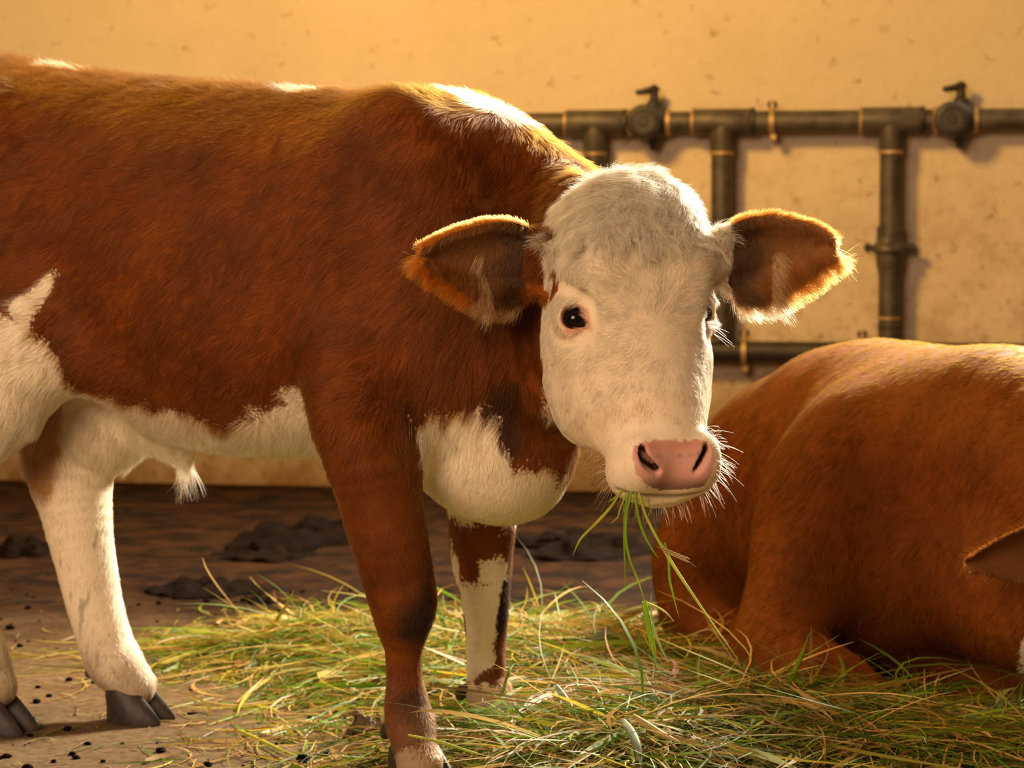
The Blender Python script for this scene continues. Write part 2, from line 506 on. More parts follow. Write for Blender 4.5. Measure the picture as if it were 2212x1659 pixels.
    # eye opening
S.ell(H(0, -.006, -.036), (.066, .042, .036), HM, k=.05)                    # poll knob
S.ell(H(0, .342, -.080), (.050, .028, .022), HM, k=.015)                    # lower lip and chin
EYE = {}; EAX = {}; MED = {}
for sg in (1, -1):
    c = H(.082, .131, -.0695) if sg > 0 else H(-.0870, .125, -.0680); EYE[sg] = c
    ax = nrm(sg * hS * .55 + hN * .82 + hL * .05)                           # looking out and forward
    e1 = nrm(hL - ax * (hL @ ax)); e1 = nrm(e1 + 0.25 * hN - ax * ((e1 + .25 * hN) @ ax)); e2 = np.cross(ax, e1)
    EAX[sg] = (ax, e1, e2)
    S.ell(c + ax * .034 - hN * .004, (.040, .036, .020), np.stack([e1, e2, ax]), k=.03, op='s')      # hollow of the orbit
    S.ell(c + hL * -.010 + ax * .006 + sg * hS * .004, (.016, .022, .017), HM, k=.02)                # upper lid fold
    S.ell(c, (.0215, .0212, .0200), np.stack([e1, e2, ax]), k=.012)                                  # lids round the ball
    S.ell(c + ax * .019, (.0148, .0160, .0185), np.stack([e1, e2, ax]), k=.004, op='s')
    if sg < 0: S.ell(c + ax * .013 - hS * .012, (.014, .0135, .014), HM, k=.004, op='s')
    md = nrm(-sg * hS - ax * (-sg * hS @ ax)); ec_ = nrm(.72 * e1 + .70 * md); MED[sg] = ec_
    S.ell(c + ax * .0165 + ec_ * .0140, (.0115, .0048, .010), np.stack([ec_, np.cross(ax, ec_), ax]), k=.004, op='s')   # inner corner
S.ell(H(.045, .322, -.016), (.016, .022, .016), HM, k=.015); S.ell(H(-.045, .322, -.016), (.016, .022, .016), HM, k=.015)
S.ell(H(.040, .338, -.052), (.027, .022, .034), HM, k=.02); S.ell(H(-.040, .338, -.052), (.027, .022, .034), HM, k=.02)
n1 = S.hit([(1391, 972), (1390, 988), (1402, 1006), (1421, 1021)], lo); n2 = S.hit([(1529, 967), (1525, 985), (1513, 1007), (1504, 1020)], lo)
mo = S.hit([(1334, 1058), (1350, 1064), (1380, 1069), (1415, 1072), (1450, 1073), (1485, 1070), (1515, 1063), (1538, 1050)], lo)
for pp, rr in ((n1, (.0025, .0045, .0062, .0045)), (n2, (.002, .0035, .0042, .003))):
    inw = -hN * .55 - hL * .80
    for dep, sc_ in ((0, 1), (.006, .95), (.013, .85), (.02, .7)):
        S.chain([tuple(p_ + inw * dep) + (r_ * sc_,) for p_, r_ in zip(pp, rr)], k=.004, op='s', sub=3)
S.chain([tuple(p_) + (.0026,) for p_ in mo], k=.005, op='s', sub=2)

# ears: cupped leaf-shaped shells
EAR = {}
def make_ear(sg, base, tip, openw, wup, wdn, cup=.044, twist=0.0):
    A = lo(base); B = lo(tip); e1 = nrm(B - A); Ln = np.linalg.norm(B - A)
    e3 = RB @ turn(nrm(openw)); e3 = nrm(e3 - e1 * (e3 @ e1)); e2 = np.cross(e3, e1)
    if e2[2] < 0: e2 = -e2
    M = np.stack([e1, e2, e3]); EAR[sg] = (A, M, Ln)
    tt = np.linspace(0, 1, len(wup))
    tg = np.linspace(-.06, 1.0, 100)
    wu = np.interp(tg, tt, wup); wd = np.interp(tg, tt, wdn)
    ker = np.hanning(9); ker /= ker.sum()
    wu = np.convolve(np.pad(wu, 4, mode='edge'), ker, 'valid'); wd = np.convolve(np.pad(wd, 4, mode='edge'), ker, 'valid')
    def f(p):
        q = (p - A) @ M.T; t = q[:, 0] / Ln
        tc = np.clip(t, -.06, 1)
        u = np.interp(tc, tg, wu); dwn = np.interp(tc, tg, wd)
        mid = (u - dwn) / 2; half = np.maximum((u + dwn) / 2, 1e-3)
        y = (q[:, 1] - mid)
        yy = np.clip(y / half, -1.2, 1.2)
        fold = cup * (1 - 0.45 * tc)
        hgt = fold * (np.abs(yy) ** 2.2) - fold * .75 + .012 * (tc - .5) ** 2
        th = .0052
        a = np.abs(q[:, 2] - hgt) / np.sqrt(1 + (2 * fold / half * np.abs(yy)) ** 2 * .8) - th
        dy = (np.abs(y) - half) * .75
        dt = np.maximum(q[:, 0] - Ln, -.06 * Ln - q[:, 0])
        b = np.maximum(dy, dt)
        k = .010; h = np.maximum(k - np.abs(a - b), 0) / k
        return np.maximum(a, b) + h * h * k / 4
    c = [A + M.T @ np.array((x, y, z)) for x in (-.01, Ln) for y in (-max(wdn), max(wup)) for z in (-.04, .04)]
    S.add(f, np.min(c, 0), np.max(c, 0), .010)
    # root of the ear
    return M
make_ear(1, P(1168, 560, 2.975), P(908, 552, 2.925), (0.10, -1.0, -0.12),
         [.030, .042, .049, .050, .047, .041, .034, .024, .010], [.046, .058, .064, .063, .056, .046, .034, .022, .010])
make_ear(-1, P(1545, 560, 2.965), P(1810, 538, 2.955), (0.12, -1.0, -0.10),
         [.038, .044, .051, .054, .053, .048, .041, .031, .014], [.036, .056, .064, .064, .056, .046, .035, .023, .012])
for sg in (1, -1):
    A, M, Ln = EAR[sg]
    S.chain([tuple(A - M[0] * .045 - M[2] * .015) + (.030,), tuple(A + M[0] * .008 - M[2] * .026) + (.026,), tuple(A + M[0] * .055 - M[2] * .032) + (.010,)], k=.025)

# shoulders, forelegs
for sg in (-1, 1):           # -1: right side (towards the lens), +1: left
    S.ell((-.035, sg * .108, .72), (.130, .066, .225), k=.09)
    S.ell((.0, sg * .118, .60), (.10, .064, .12), k=.06)
fr = [LR(775, 780, 3.18, 100), LR(778, 880, 3.125, 110), LR(795, 965, 3.10, 103), LR(815, 1060, 3.10, 90), LR(840, 1160, 3.10, 84), LR(858, 1240, 3.11, 78), LR(871, 1300, 3.11, 73), LR(872, 1345, 3.115, 60), LR(872, 1400, 3.12, 42),
      LR(873, 1465, 3.12, 39), LR(880, 1530, 3.12, 50), LR(888, 1570, 3.11, 53), LR(898, 1620, 3.09, 47), LR(906, 1650, 3.08, 52)]
S.chain(fr, k=.075, sub=3)
fl = [LR(1035, 1000, 3.37, 90), LR(1041, 1090, 3.37, 78), LR(1041, 1190, 3.38, 68), LR(1046, 1260, 3.38, 58), LR(1050, 1320, 3.38, 49), LR(1049, 1400, 3.39, 42),
      LR(1052, 1470, 3.39, 43), LR(1060, 1510, 3.38, 52), LR(1070, 1540, 3.37, 45), LR(1076, 1560, 3.365, 44)]
S.chain(fl, k=.03, sub=3)
# haunches and hind legs
for sg in (-1, 1):
    S.ell((-.80, sg * .13, .82), (.13, .075, .17), k=.06)
    S.ell((-.72, sg * .135, .67), (.12, .070, .15), k=.05)
hl = [LR(300, 800, 3.60, 120), LR(235, 900, 3.60, 112), LR(168, 975, 3.60, 96), LR(158, 1040, 3.59, 86), LR(166, 1110, 3.585, 76), LR(182, 1200, 3.58, 66), LR(203, 1300, 3.58, 60), LR(230, 1390, 3.575, 58),
      LR(244, 1425, 3.57, 61), LR(268, 1458, 3.56, 54), LR(288, 1482, 3.555, 49)]
S.chain(hl, k=.03, sub=3)
S.chain([LR(120, 800, 3.62, 40), LR(90, 900, 3.615, 36), LR(84, 985, 3.605, 32), LR(110, 1040, 3.6, 34)], k=.035, sub=3)   # tendon to the hock
hr = [LR(60, 730, 3.46, 125), LR(0, 850, 3.44, 112), LR(-95, 960, 3.45, 92), LR(-125, 1040, 3.46, 82), LR(-118, 1120, 3.46, 70), LR(-95, 1220, 3.47, 58), LR(-68, 1330, 3.48, 52), LR(-42, 1420, 3.49, 60),
      LR(-26, 1460, 3.49, 54), LR(-12, 1485, 3.48, 48)]
S.chain(hr, k=.08, sub=3)
S.chain([LR(-150, 820, 3.46, 36), LR(-185, 930, 3.47, 34), LR(-180, 1000, 3.47, 32)], k=.04, sub=3)
# flank fold from belly to stifle
S.chain([(-.50, -.15, .55, .03), (-.60, -.155, .59, .035), (-.70, -.15, .64, .05)], k=.06, sub=3)
# sheath and navel hair base
S.chain([LR(330, 935, 3.52, 38), LR(385, 975, 3.52, 24), LR(402, 1008, 3.52, 12)], k=.05, sub=3)
# tail
S.chain([(-.93, 0, .97, .03), (-.985, 0, .93, .028), (-1.0, -.01, .80, .020), (-1.0, -.015, .60, .016), (-.99, -.01, .42, .022), (-.985, -.01, .30, .008)], k=.02, sub=3)
# loose skin folds on the neck
for pth in ([(1035, 690), (1052, 790), (1066, 890)], [(1078, 690), (1096, 790), (1104, 870)], [(1118, 690), (1132, 780), (1148, 860)]):
    fp_ = S.hit(pth, lo); gn = S.grad(fp_)
    S.chain([tuple(a_ - b_ * .004) + (r_,) for a_, b_, r_ in zip(fp_, gn, (.006, .0085, .004))], k=.016, sub=3)
VC, QC = S.mesh(HRES)
NC = vnormals(VC, QC)
print('calf mesh', len(VC), len(QC), time.time() - T0)
# ---- coat of the standing calf
BROWN = np.array((.172, .042, .0025)); DARK = np.array((.040, .016, .007)); WHITE = np.array((.88, .765, .58)); PINK = np.array((.68, .36, .29)); GOLD = np.array((.55, .17, .014))
def side(pix, yl):
    """photo points -> calf (x,z) on the plane y = yl of its flank"""
    out = []
    for x, y in pix:
        dr = P(x, y, 1.0) - np.array((0, 0, CAMH)); ori = np.array((0, 0, CAMH))
        d = (yl - (ori - W0) @ Lf) / (dr @ Lf); q = lo(ori + dr * d); out.append((q[0], q[2]))
    return out
def front(pix, xl):
    out = []
    for x, y in pix:
        dr = P(x, y, 1.0) - np.array((0, 0, CAMH)); ori = np.array((0, 0, CAMH))
        d = (xl - (ori - W0) @ Fw) / (dr @ Fw); q = lo(ori + dr * d); out.append((q[1], q[2]))
    return out
belly = side([(95, 690), (118, 760), (135, 800), (180, 850), (230, 868), (300, 878), (360, 903), (430, 932), (500, 902), (570, 882), (585, 850), (645, 832), (662, 900), (720, 1040), (400, 1300), (100, 1300), (20, 850), (60, 740)], -.19)
thigh = side([(-600, 560), (0, 607), (35, 618), (48, 650), (80, 692), (72, 640), (98, 592), (130, 576), (112, 650), (96, 700), (130, 765), (150, 800), (100, 830), (60, 1700), (-700, 1700)], -.19)
chest = front([(872, 945), (885, 925), (910, 900), (960, 905), (1000, 888), (1048, 888), (1062, 935), (1082, 990), (1112, 1010), (1138, 1042), (1180, 1050), (1240, 1020), (1260, 1160), (900, 1180), (900, 1090), (902, 1020), (884, 985)], .12)
_sh = S.hit([(992, 1258), (1030, 1225), (1072, 1192), (1094, 1206), (1092, 1240), (1068, 1285), (1070, 1340), (1078, 1400), (1072, 1450), (1084, 1500), (1100, 1530)], lo)
shin = [(q_[1], q_[2]) for q_ in _sh]; shin = [(shin[0][0] - .2, shin[0][1] - .012)] + shin + [(shin[-1][0] + .2, shin[-1][1] - .01), (.5, -.1), (-.4, -.1)]
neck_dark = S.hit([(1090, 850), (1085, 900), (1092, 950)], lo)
def front_pl(q): return q[:, 1], q[:, 2]
frp = np.array(fr)
def on_foreleg(p):
    d = np.full(len(p), 9.0)
    for i in range(len(frp) - 1):
        A, B = frp[i, :3], frp[i + 1, :3]; v = B - A; h = np.clip(((p - A) @ v) / (v @ v), 0, 1)
        d = np.minimum(d, np.linalg.norm(p - A - h[:, None] * v, axis=1) / (frp[i, 3] + (frp[i + 1, 3] - frp[i, 3]) * h))
    return d
_pad = toH(S.hit([(1366, 968), (1385, 955), (1420, 951), (1460, 951), (1500, 950), (1528, 953), (1542, 966), (1543, 1000), (1534, 1030), (1518, 1050), (1480, 1058), (1430, 1060), (1400, 1050), (1378, 1028), (1366, 1000)], lo))
PAD = [(q[0], q[1] * .94 - q[2] * .34) for q in _pad]
_mth = toH(mo); 
def coat(p, jit=True):
    q = p.copy()
    if jit:
        q = q + .012 * vnoise3(p, .02, 5) + .014 * vnoise3(p, .055, 9)
        q[:, 2] += .004 * rng.normal(0, 1, len(p))
    c = np.tile(BROWN, (len(p), 1))
    tone = 1 + .30 * vnoise(p, .055, 41) + .12 * vnoise(p, .12, 47) + .14 * vnoise(p, .014, 43)
    c = c * tone[:, None]
    x, y, z = q.T
    wht = np.zeros(len(p), bool)
    hh = toH(p); hj = toH(q)
    hd_ = (hh[:, 1] > -.09) & (hh[:, 1] < .42) & (np.abs(hh[:, 0]) < .14) & (hh[:, 2] > -.26)
    legs_f = (x > -.16) & (z < .60)
    wht |= in_poly(x, z, belly) & (x < -.14) & (y < .12)
    wht |= in_poly(x, z, thigh) & (x < -.5) & (y < .02)
    wht |= (x < -.15) & (z < .47) & (x > -.52)
    wht |= (x < -.35) & (z < .54) & (y > -.12)              # far hind leg and inner thighs
    # brown patch at the back of the far hock, golden lamplight painted in
    pk = LP(88, 950, 3.57)
    bp = (1 - sstep(.55, 1.15, (((q - pk) / np.array((.060, .10, .095))) ** 2).sum(1))) * (x < -.4)
    ch = in_poly(y, z, chest) & (x > -.06) & (z < .72) & ((on_foreleg(p) > 1.13) | (y > -.06)) & (z > .33)
    # near foreleg stays brown in front of the patch
    wht |= ch
    # rim highlights painted as small cream streaks along the spine
    for cx_, r_ in ((.06, .075), (-.24, .03), (-.70, .035)):
        wht |= (np.abs(x - cx_) < r_) & (z > .915) & (np.abs(y + .01) < .03) & (~hd_) & (x < .14)
    # forelegs
    knee = z < .30
    lf_ = (x > -.3) & (z < .40) & (y > .02)
    d1 = LP(985, 1262, 3.34); d2 = LP(1085, 1192, 3.34)
    fy, fz = front_pl(q)
    wl = lf_ & in_poly(fy, fz, shin)
    wl |= lf_ & (z < .085)
    wht |= wl
    rf = (x > -.3) & (z < .45) & (y <= .02) & (x < .3)
    bpk = (bp * wht)[:, None] * .85
    cream = rf & (z < .06 + .012 * vnoise(p, .03, 6))
    c[wht] = WHITE * (1 + .05 * vnoise(p[wht], .03, 15))[:, None]
    c = c * (1 - bpk) + np.array((.40, .16, .022)) * bpk
    c[cream] = np.array((.62, .46, .30))
    for (px_, py_, dd, rr, ok) in ((915, 1305, 3.06, .036, rf), (890, 1355, 3.07, .026, rf), (895, 1535, 3.08, .026, rf), (1090, 1285, 3.35, .036, lf_ & ~wl), (1085, 1330, 3.36, .03, lf_ & ~wl)):
        k_ = np.minimum(1, 1.7 * np.exp(-(((q - LP(px_, py_, dd)) ** 2).sum(1)) / rr ** 2)) * ok
        c = c * (1 - .94 * k_[:, None]) + DARK * .7 * .94 * k_[:, None]
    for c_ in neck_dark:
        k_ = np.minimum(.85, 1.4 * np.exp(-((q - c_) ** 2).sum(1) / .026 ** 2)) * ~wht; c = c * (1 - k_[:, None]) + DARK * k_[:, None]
    # dirty feet
    dz = (1 - sstep(.05, .16, z + .03 * vnoise(p, .03, 61))) * (x < .3) * .85
    c = c * (1 - dz[:, None] * .7) + np.array((.20, .11, .055)) * dz[:, None] * .7
    # dirt specks on hind shanks
    sp = sstep(.5, .8, vnoise(p * np.array((1, 1, .45)), .008, 71)) * (z < .30) * (x < -.4) * .4; c = c * (1 - sp[:, None])
    # head: white face, brown cheeks behind the ears, pale jaw
    s_, l_, n_ = hj.T
    face = hd_ & (n_ > -.150 + .35 * np.clip(.16 - l_, 0, .2) - .10 * np.clip(l_ - .17, 0, 1) * 10) & (l_ > -.075)
    face |= hd_ & (l_ > .19) & (n_ > -.30)
    far = np.abs(hh[:, 0]) > .103 + .005 * vnoise(p, .012, 88)
    face &= ~(far & (hh[:, 1] < .095) & (hh[:, 2] < -.045))
    c[face] = WHITE * (1 + .06 * vnoise(p[face], .02, 16))[:, None]
    m_ = hh[:, 1] * .94 - hh[:, 2] * .34
    pad = hd_ & (hh[:, 1] > .27) & in_poly(hh[:, 0] + .0015 * vnoise(p, .006, 18), m_ + .0015 * vnoise(p, .006, 19), PAD)
    c[pad] = PINK
    pk_ = hd_ & (hh[:, 1] > .25)
    top = np.exp(-((m_ - (min(b for a, b in PAD) + .004)) / .010) ** 2) * pad; c = c * (1 - .45 * top[:, None]) + np.array((.55, .20, .07)) * .45 * top[:, None]
    band = np.exp(-((m_ - (min(b for a, b in PAD) + .019 + .002 * vnoise(p, .02, 4))) / .0030) ** 2) * pad * sstep(-.3, .5, vnoise(p, .009, 24)) * (np.abs(hh[:, 0]) < .032)
    c = c * (1 -   .45 * band[:, None]) + DARK * .45 * band[:, None]
    spk = (pad | (pk_ & (m_ > max(b for a, b in PAD) - .03))) & (vnoise(p, .005, 25) > .88); c[spk] = c[spk] * .72
    low = sstep(max(b for a, b in PAD) - .022, max(b for a, b in PAD) - .002, m_) * pad; c = c * (1 - .6 * low[:, None])
    pl = pk_ & ~pad; c[pl] = c[pl] * np.array((1, .95, .90))
    inw = -hN * .55 - hL * .80
    for pp in (n1, n2):
        dn = np.full(len(p), 9.0)
        for i in (1, 2):
            for t_ in (0, .25, .5, .75, 1): dn = np.minimum(dn, np.linalg.norm(p - (pp[i] * (1 - t_) + pp[i + 1] * t_ + inw * .0145), axis=1))
        k_ = (1 - sstep(.0062, .0092, dn))[:, None]; c = c * (1 - k_) + np.array((.035, .010, .006)) * k_
    dm = np.full(len(p), 9.0)
    for i in range(len(mo) - 1):
        for t_ in np.linspace(0, .9, 10): dm = np.minimum(dm, np.linalg.norm(p - (mo[i] * (1 - t_) + mo[i + 1] * t_), axis=1))
    k_ = .65 * (1 - sstep(.002, .0058, dm))[:, None]; c = c * (1 - k_) + np.array((.06, .03, .018)) * k_
    # lids
    for e in (1, -1):
        ax, e1, e2 = EAX[e]; v = p - EYE[e]; r_ = np.linalg.norm(v - np.outer(v @ ax, ax), axis=1)
        k_ = .75 * (1 - sstep(.0160, .0205, r_ - .003 * (v @ MED[e] > 0) + .0025 * (v @ e1 < -.006))) * (v @ ax > -.004) * (np.linalg.norm(v, axis=1) < .05)
        c = c * (1 - k_[:, None]) + np.array((.66, .27, .15)) * k_[:, None]
        cn = EYE[e] + ax * .014 + MED[e] * .0300
        k_ = np.exp(-((p - cn) ** 2).sum(1) / .0026 ** 2) ; c = c * (1 - .9 * k_[:, None]) + DARK * .9 * k_[:, None]
        st = np.exp(-((((p - EYE[e] - ax * .014 - MED[e] * .021)) / np.array((.006, .006, .008))) ** 2).sum(1)); c = c * (1 - .6 * st[:, None]) + np.array((.62, .20, .09)) * .6 * st[:, None]
    return c
def ear_info(p):
    """ear side (0 none), along, across, inside flag"""
    sd = np.zeros(len(p)); T = np.zeros(len(p)); Yv = np.zeros(len(p)); Zv = np.zeros(len(p))
    for e in (1, -1):
        A, M, Ln = EAR[e]; q = (p - A) @ M.T; t = q[:, 0] / Ln
        k = (t > -.02) & (t < 1.15) & (np.abs(q[:, 1]) < .085) & (np.abs(q[:, 2]) < .055)
        k &= ~((t < .14) & (np.abs(toH(p)[:, 0]) < .120))
        sd[k] = e; T[k] = t[k]; Yv[k] = q[k, 1]; Zv[k] = q[k, 2]
    return sd, T, Yv, Zv

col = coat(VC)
es, et, ey, ez = ear_info(VC)
inside = np.zeros(len(VC), bool)
for e in (1, -1):
    inside |= (es == e) & (NC @ EAR[e][1][2] > .15)
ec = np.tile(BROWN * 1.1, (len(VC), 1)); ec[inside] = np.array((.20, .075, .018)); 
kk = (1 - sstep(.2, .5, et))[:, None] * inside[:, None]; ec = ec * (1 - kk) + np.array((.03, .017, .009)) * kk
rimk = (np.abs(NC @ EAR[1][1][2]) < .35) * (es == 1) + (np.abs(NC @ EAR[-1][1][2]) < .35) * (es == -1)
ec[rimk > 0] = GOLD  # rims coloured gold to look backlit
ec[et < .10] = BROWN
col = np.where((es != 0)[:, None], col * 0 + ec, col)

calf = thing('calf', 'standing red-brown calf with a white face turned to the viewer, grass in its mouth', 'calf', W0, -YAW)
coat_m = coat_mat('calf_coat'); fur_m = hair_mat('calf_fur', .45, .5, .42); face_m = hair_mat('face_fur', .45, .5, .6)
_hh = toH(VC); _hk = (_hh[:, 1] > -.08) & (_hh[:, 1] < .30) & (np.abs(_hh[:, 0]) < .13) & (_hh[:, 2] > -.2) & (col[:, 0] > .6)
_fd = (1 - sstep(.20, .32, _hh[_hk, 1]))[:, None]; col[_hk] *= 1 - _fd * np.array((.08, .15, .22))          # skin pinker and darker, painting shadow lines between the white hairs
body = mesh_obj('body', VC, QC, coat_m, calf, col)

eye_m, nt, b = mat('dark_eye')
b.inputs['Base Color'].default_value = (.006, .004, .003, 1); b.inputs['Roughness'].default_value = .03; b.inputs['Specular IOR Level'].default_value = .35
white_m = plain('eye_white', (.55, .42, .36), rough=.15)
for e in (1, -1):
    ax, e1, e2 = EAX[e]; R_ = .0187
    ball = MB(); ball.lathe((0, 0, 0), ax, [(-R_ * math.cos(t), R_ * math.sin(t) + 1e-5) for t in np.linspace(0, math.pi, 18)], 28)
    ob = ball.build('eye', eye_m, calf); ob.location = EYE[e]
    wh = MB(); pf = [(R_ * math.cos(t) + .0003, R_ * math.sin(t) + .0003) for t in np.linspace(math.radians(74), math.radians(63), 6)]
    wh.lathe((0, 0, 0), ax, pf, 28, cap=False); wh.build('eye_white', white_m, ob)

# ---- fur
def add_fur(n, mask_d, name, fn):
    p, nn = sample(VC, QC, NC, mask_d, n); return fn(p, nn)
tohd = toH(VC)
onhead = (tohd[:, 1] > -.10) & (tohd[:, 1] < .42) & (np.abs(tohd[:, 0]) < .15) & (tohd[:, 2] > -.24) & (es == 0)
m_all = tohd[:, 1] * .94 - tohd[:, 2] * .34
bare = onhead & (tohd[:, 1] > .27) & in_poly(tohd[:, 0], m_all, PAD)
for e in (1, -1):
    v = VC - EYE[e]; ax = EAX[e][0]; r_ = np.linalg.norm(v - np.outer(v @ ax, ax), axis=1)
    bare |= (r_ < .0185) & (np.linalg.norm(v, axis=1) < .034)
camdir = nrm(lo(np.array((0, 0, CAMH)))[None] - VC)
facing = (NC * camdir).sum(1)
dens = np.where(facing > -.25, 1.0, .22) * (~bare) * (~onhead) * (es == 0) * (VC[:, 2] > .055)
def body_fn(p, n):
    x, y, z = p.T
    fl = np.zeros_like(p); fl[:, 0] = -.75; fl[:, 2] = -.55
    leg = 1 - sstep(.40, .55, z); fl = fl * (1 - leg[:, None]) + leg[:, None] * np.array((-.15, 0, -1.0))
    ch = sstep(-.02, .1, x) * (1 - leg); fl = fl * (1 - ch[:, None]) + ch[:, None] * np.array((-.35, 0, -.9))
    L = np.full(len(p), .020); L = L * (1 - .5 * leg)
    L += .006 * sstep(.93, .97, z) + .014 * (np.abs(z - .44) < .05) * (x < -.1) + .010 * ch
    tuft = np.exp(-((p - LP(400, 1012, 3.52)) ** 2).sum(1) / .02 ** 2); L += .035 * tuft
    lift = np.full(len(p), .20) + .15 * sstep(.92, .97, z) + .5 * tuft
    return fur(p, n, fl, L, lift, clump=.55, cs=.016, rnd=.22), coat(p)
def head_fn(p, n):
    h = toH(p); s_, l_, n_ = h.T
    g = np.stack([s_ * 1.25, (l_ - .158), 0 * s_], -1); g = nrm(g)
    poll = 1 - sstep(.015, .060, l_ + .02 * vnoise(p, .02, 8))
    sidek = sstep(.07, .10, np.abs(s_))
    g = g * (1 - sidek[:, None]) + sidek[:, None] * nrm(np.stack([np.sign(s_) * .3, .6 + 0 * l_, -.6 + 0 * l_], -1))
    dn = np.stack([s_ * 3.0 + .25 * vnoise(p, .03, 66), .9 + 0 * l_, 0 * l_], -1); g = g * (1 - poll[:, None]) + dn * poll[:, None]
    fl = g @ HM
    L = .0105 + .020 * poll + .003 * (l_ < .15) - .006 * sstep(.24, .34, l_)
    lift = .15 + .15 * poll + .04 * (l_ < .15)
    st = fur(p, n, fl, L, lift, k=5, clump=.24 + .30 * poll[:, None], cs=.011, rnd=.18, curl=.0, bend=.35)
    pw = poll[:, None]
    for i in range(1, 5):
        ph = vnoise(p, .016, 51)[:, None] * 5; sd = nrm(np.cross(n, fl))
        st[:, i] += sd * (.006 * pw + .0012) * np.sin(ph + i * 1.5)
    return st, coat(p)
NB, NH, NE = FURN
st1, c1 = add_fur(NB, dens, 'b', body_fn)
densh = (~bare) * onhead * np.where(facing > -.3, 1.0, .3)
st2, c2 = add_fur(NH, densh, 'h', head_fn)
def taper(n, k, r): 
    return (r * np.linspace(1, .25, k))[None, :].repeat(n, 0) * (0.75 + .5 * rng.random((n, 1)))
def hair_tone(c, a=.16): return np.clip(c * (1 + a * rng.normal(0, 1, (len(c), 1))), .002, .93)
hair_obj('fur', st1, taper(len(st1), 4, .00026), hair_tone(c1), fur_m, body)
hair_obj('face_hair', st2, taper(len(st2), 5, .00019), hair_tone(c2, .17), face_m, body)
# forelock: wavy locks falling from the poll over the brow
fl_p = []; fl_c = []
lk = onhead & (tohd[:, 1] > -.035) & (tohd[:, 1] < .055) & (np.abs(tohd[:, 0]) < .085) & (facing > -.2)
lp, ln = sample(VC, QC, NC, lk.astype(float) * np.exp(-(tohd[:, 0] / .06) ** 2), 420)
for p_, n_ in zip(lp, ln):
    hs_, hl_, hn_ = toH(p_[None])[0]
    d0 = nrm(hL * .9 + hS * (hs_ * 7 + rng.normal(0, .35)) + n_ * rng.uniform(.05, .45)); L0 = rng.uniform(.022, .042); wv = rng.uniform(.003, .007); ph = rng.random() * 6.28; fq = rng.uniform(3.5, 6)
    sd_ = nrm(np.cross(n_, d0)); tone_ = rng.uniform(.8, 1.05)
    for j in range(16):
        r0 = p_ + sd_ * rng.normal(0, .0022) + d0 * rng.normal(0, .002); f_ = rng.normal(0, .16, 3); Lj = L0 * rng.uniform(.75, 1.1); st_ = []
        for i in range(7):
            t_ = i / 6; st_.append(r0 + (d0 + f_ * .5 * (1 - t_)) * Lj * t_ + sd_ * wv * (math.sin(ph + fq * t_) - math.sin(ph)) + n_ * (.006 * math.sin(t_ * 2.6) - .004 * t_) )
        fl_p.append(st_); fl_c.append(WHITE * tone_)
fl_p = np.array(fl_p); hair_obj('forelock', fl_p, taper(len(fl_p), 7, .00019), hair_tone(np.clip(np.array(fl_c), 0, .9), .06), face_m, body)
# ear hair
dense = ((es != 0) * (et > -.02)).astype(float)
def ear_fn(p, n):
    sd, t, y, zq = ear_info(p)
    fl = np.zeros_like(p); c = np.tile(BROWN, (len(p), 1)); L = np.full(len(p), .012); lift = np.full(len(p), .35)
    for e in (1, -1):
        k = sd == e; M = EAR[e][1]; ins = k & (n @ M[2] > .2); rim = k & (np.abs(n @ M[2]) <= .45)
        fl[k] = M[0] * .55 + np.sign(y[k])[:, None] * M[1] * .8
        fl[ins] = M[0] * .35 - M[1] * .9
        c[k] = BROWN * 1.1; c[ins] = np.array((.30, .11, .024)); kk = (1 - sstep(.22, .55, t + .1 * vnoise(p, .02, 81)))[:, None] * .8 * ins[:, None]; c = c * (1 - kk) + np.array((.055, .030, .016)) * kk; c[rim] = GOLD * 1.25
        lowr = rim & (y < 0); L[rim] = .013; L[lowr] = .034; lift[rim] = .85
        c[lowr & (t < .5)] = np.array((.62, .36, .14))  # lower fringe coloured paler as if lit
        root = k & (t < .13); c[root] = BROWN; L[root] = .011; lift[root] = .25
        L[ins] = .012
        tuf = ins & (np.abs(t - (.46 if e == 1 else .5) - y * .8) < .035) & (y < .005); L[tuf] = .04; lift[tuf] = .3; c[tuf & (rng.random(len(p)) < .7)] = np.array((.58, .38, .18))
    return fur(p, n, fl, L, lift, k=4, clump=.3, cs=.012, rnd=.22, bend=.3), c
st3, c3 = add_fur(NE, dense, 'e', ear_fn)
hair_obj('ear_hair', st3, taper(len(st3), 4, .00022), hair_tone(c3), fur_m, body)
# whiskers on the lips and the far side of the muzzle, lashes
wl = []; wc = []
chin = toH(VC)
lipk = onhead & ~bare & (chin[:, 1] > .285) & (chin[:, 1] < .385) & ((np.abs(chin[:, 0]) > .045) | (chin[:, 2] < -.062))
pw, nw = sample(VC, QC, NC, lipk.astype(float), 300)
for p_, n_ in zip(pw, nw):
    L = random.choice((random.uniform(.008, .02), random.uniform(.012, .034))); d = nrm(n_ + .35 * hL + .3 * rng.normal(0, 1, 3)); g = np.array((0, 0, -.25 * L))
    wl.append([p_ + d * L * s + g * s * s for s in (0, .33, .66, 1)]); wc.append((.85, .70, .52))
for e in (1, -1):
    ax, e1, e2 = EAX[e]
    for i in range(20 if e > 0 else 7):
        a = random.uniform(-1.1, 1.1)
        rr = .0145; p_ = EYE[e] + ax * .0165 + rr * (-e1 * abs(math.cos(a * .5)) * .95 + (e2 * math.sin(a * 1.1)))
        L = random.uniform(.009, .016); d = nrm(ax * .9 - e1 * .5 + .15 * rng.normal(0, 1, 3) + e2 * math.sin(a) * .4)
        wl.append([p_ + d * L * s + np.array((0, 0, -.35 * L)) * s * s for s in (0, .33, .66, 1)]); wc.append((.8, .72, .62))
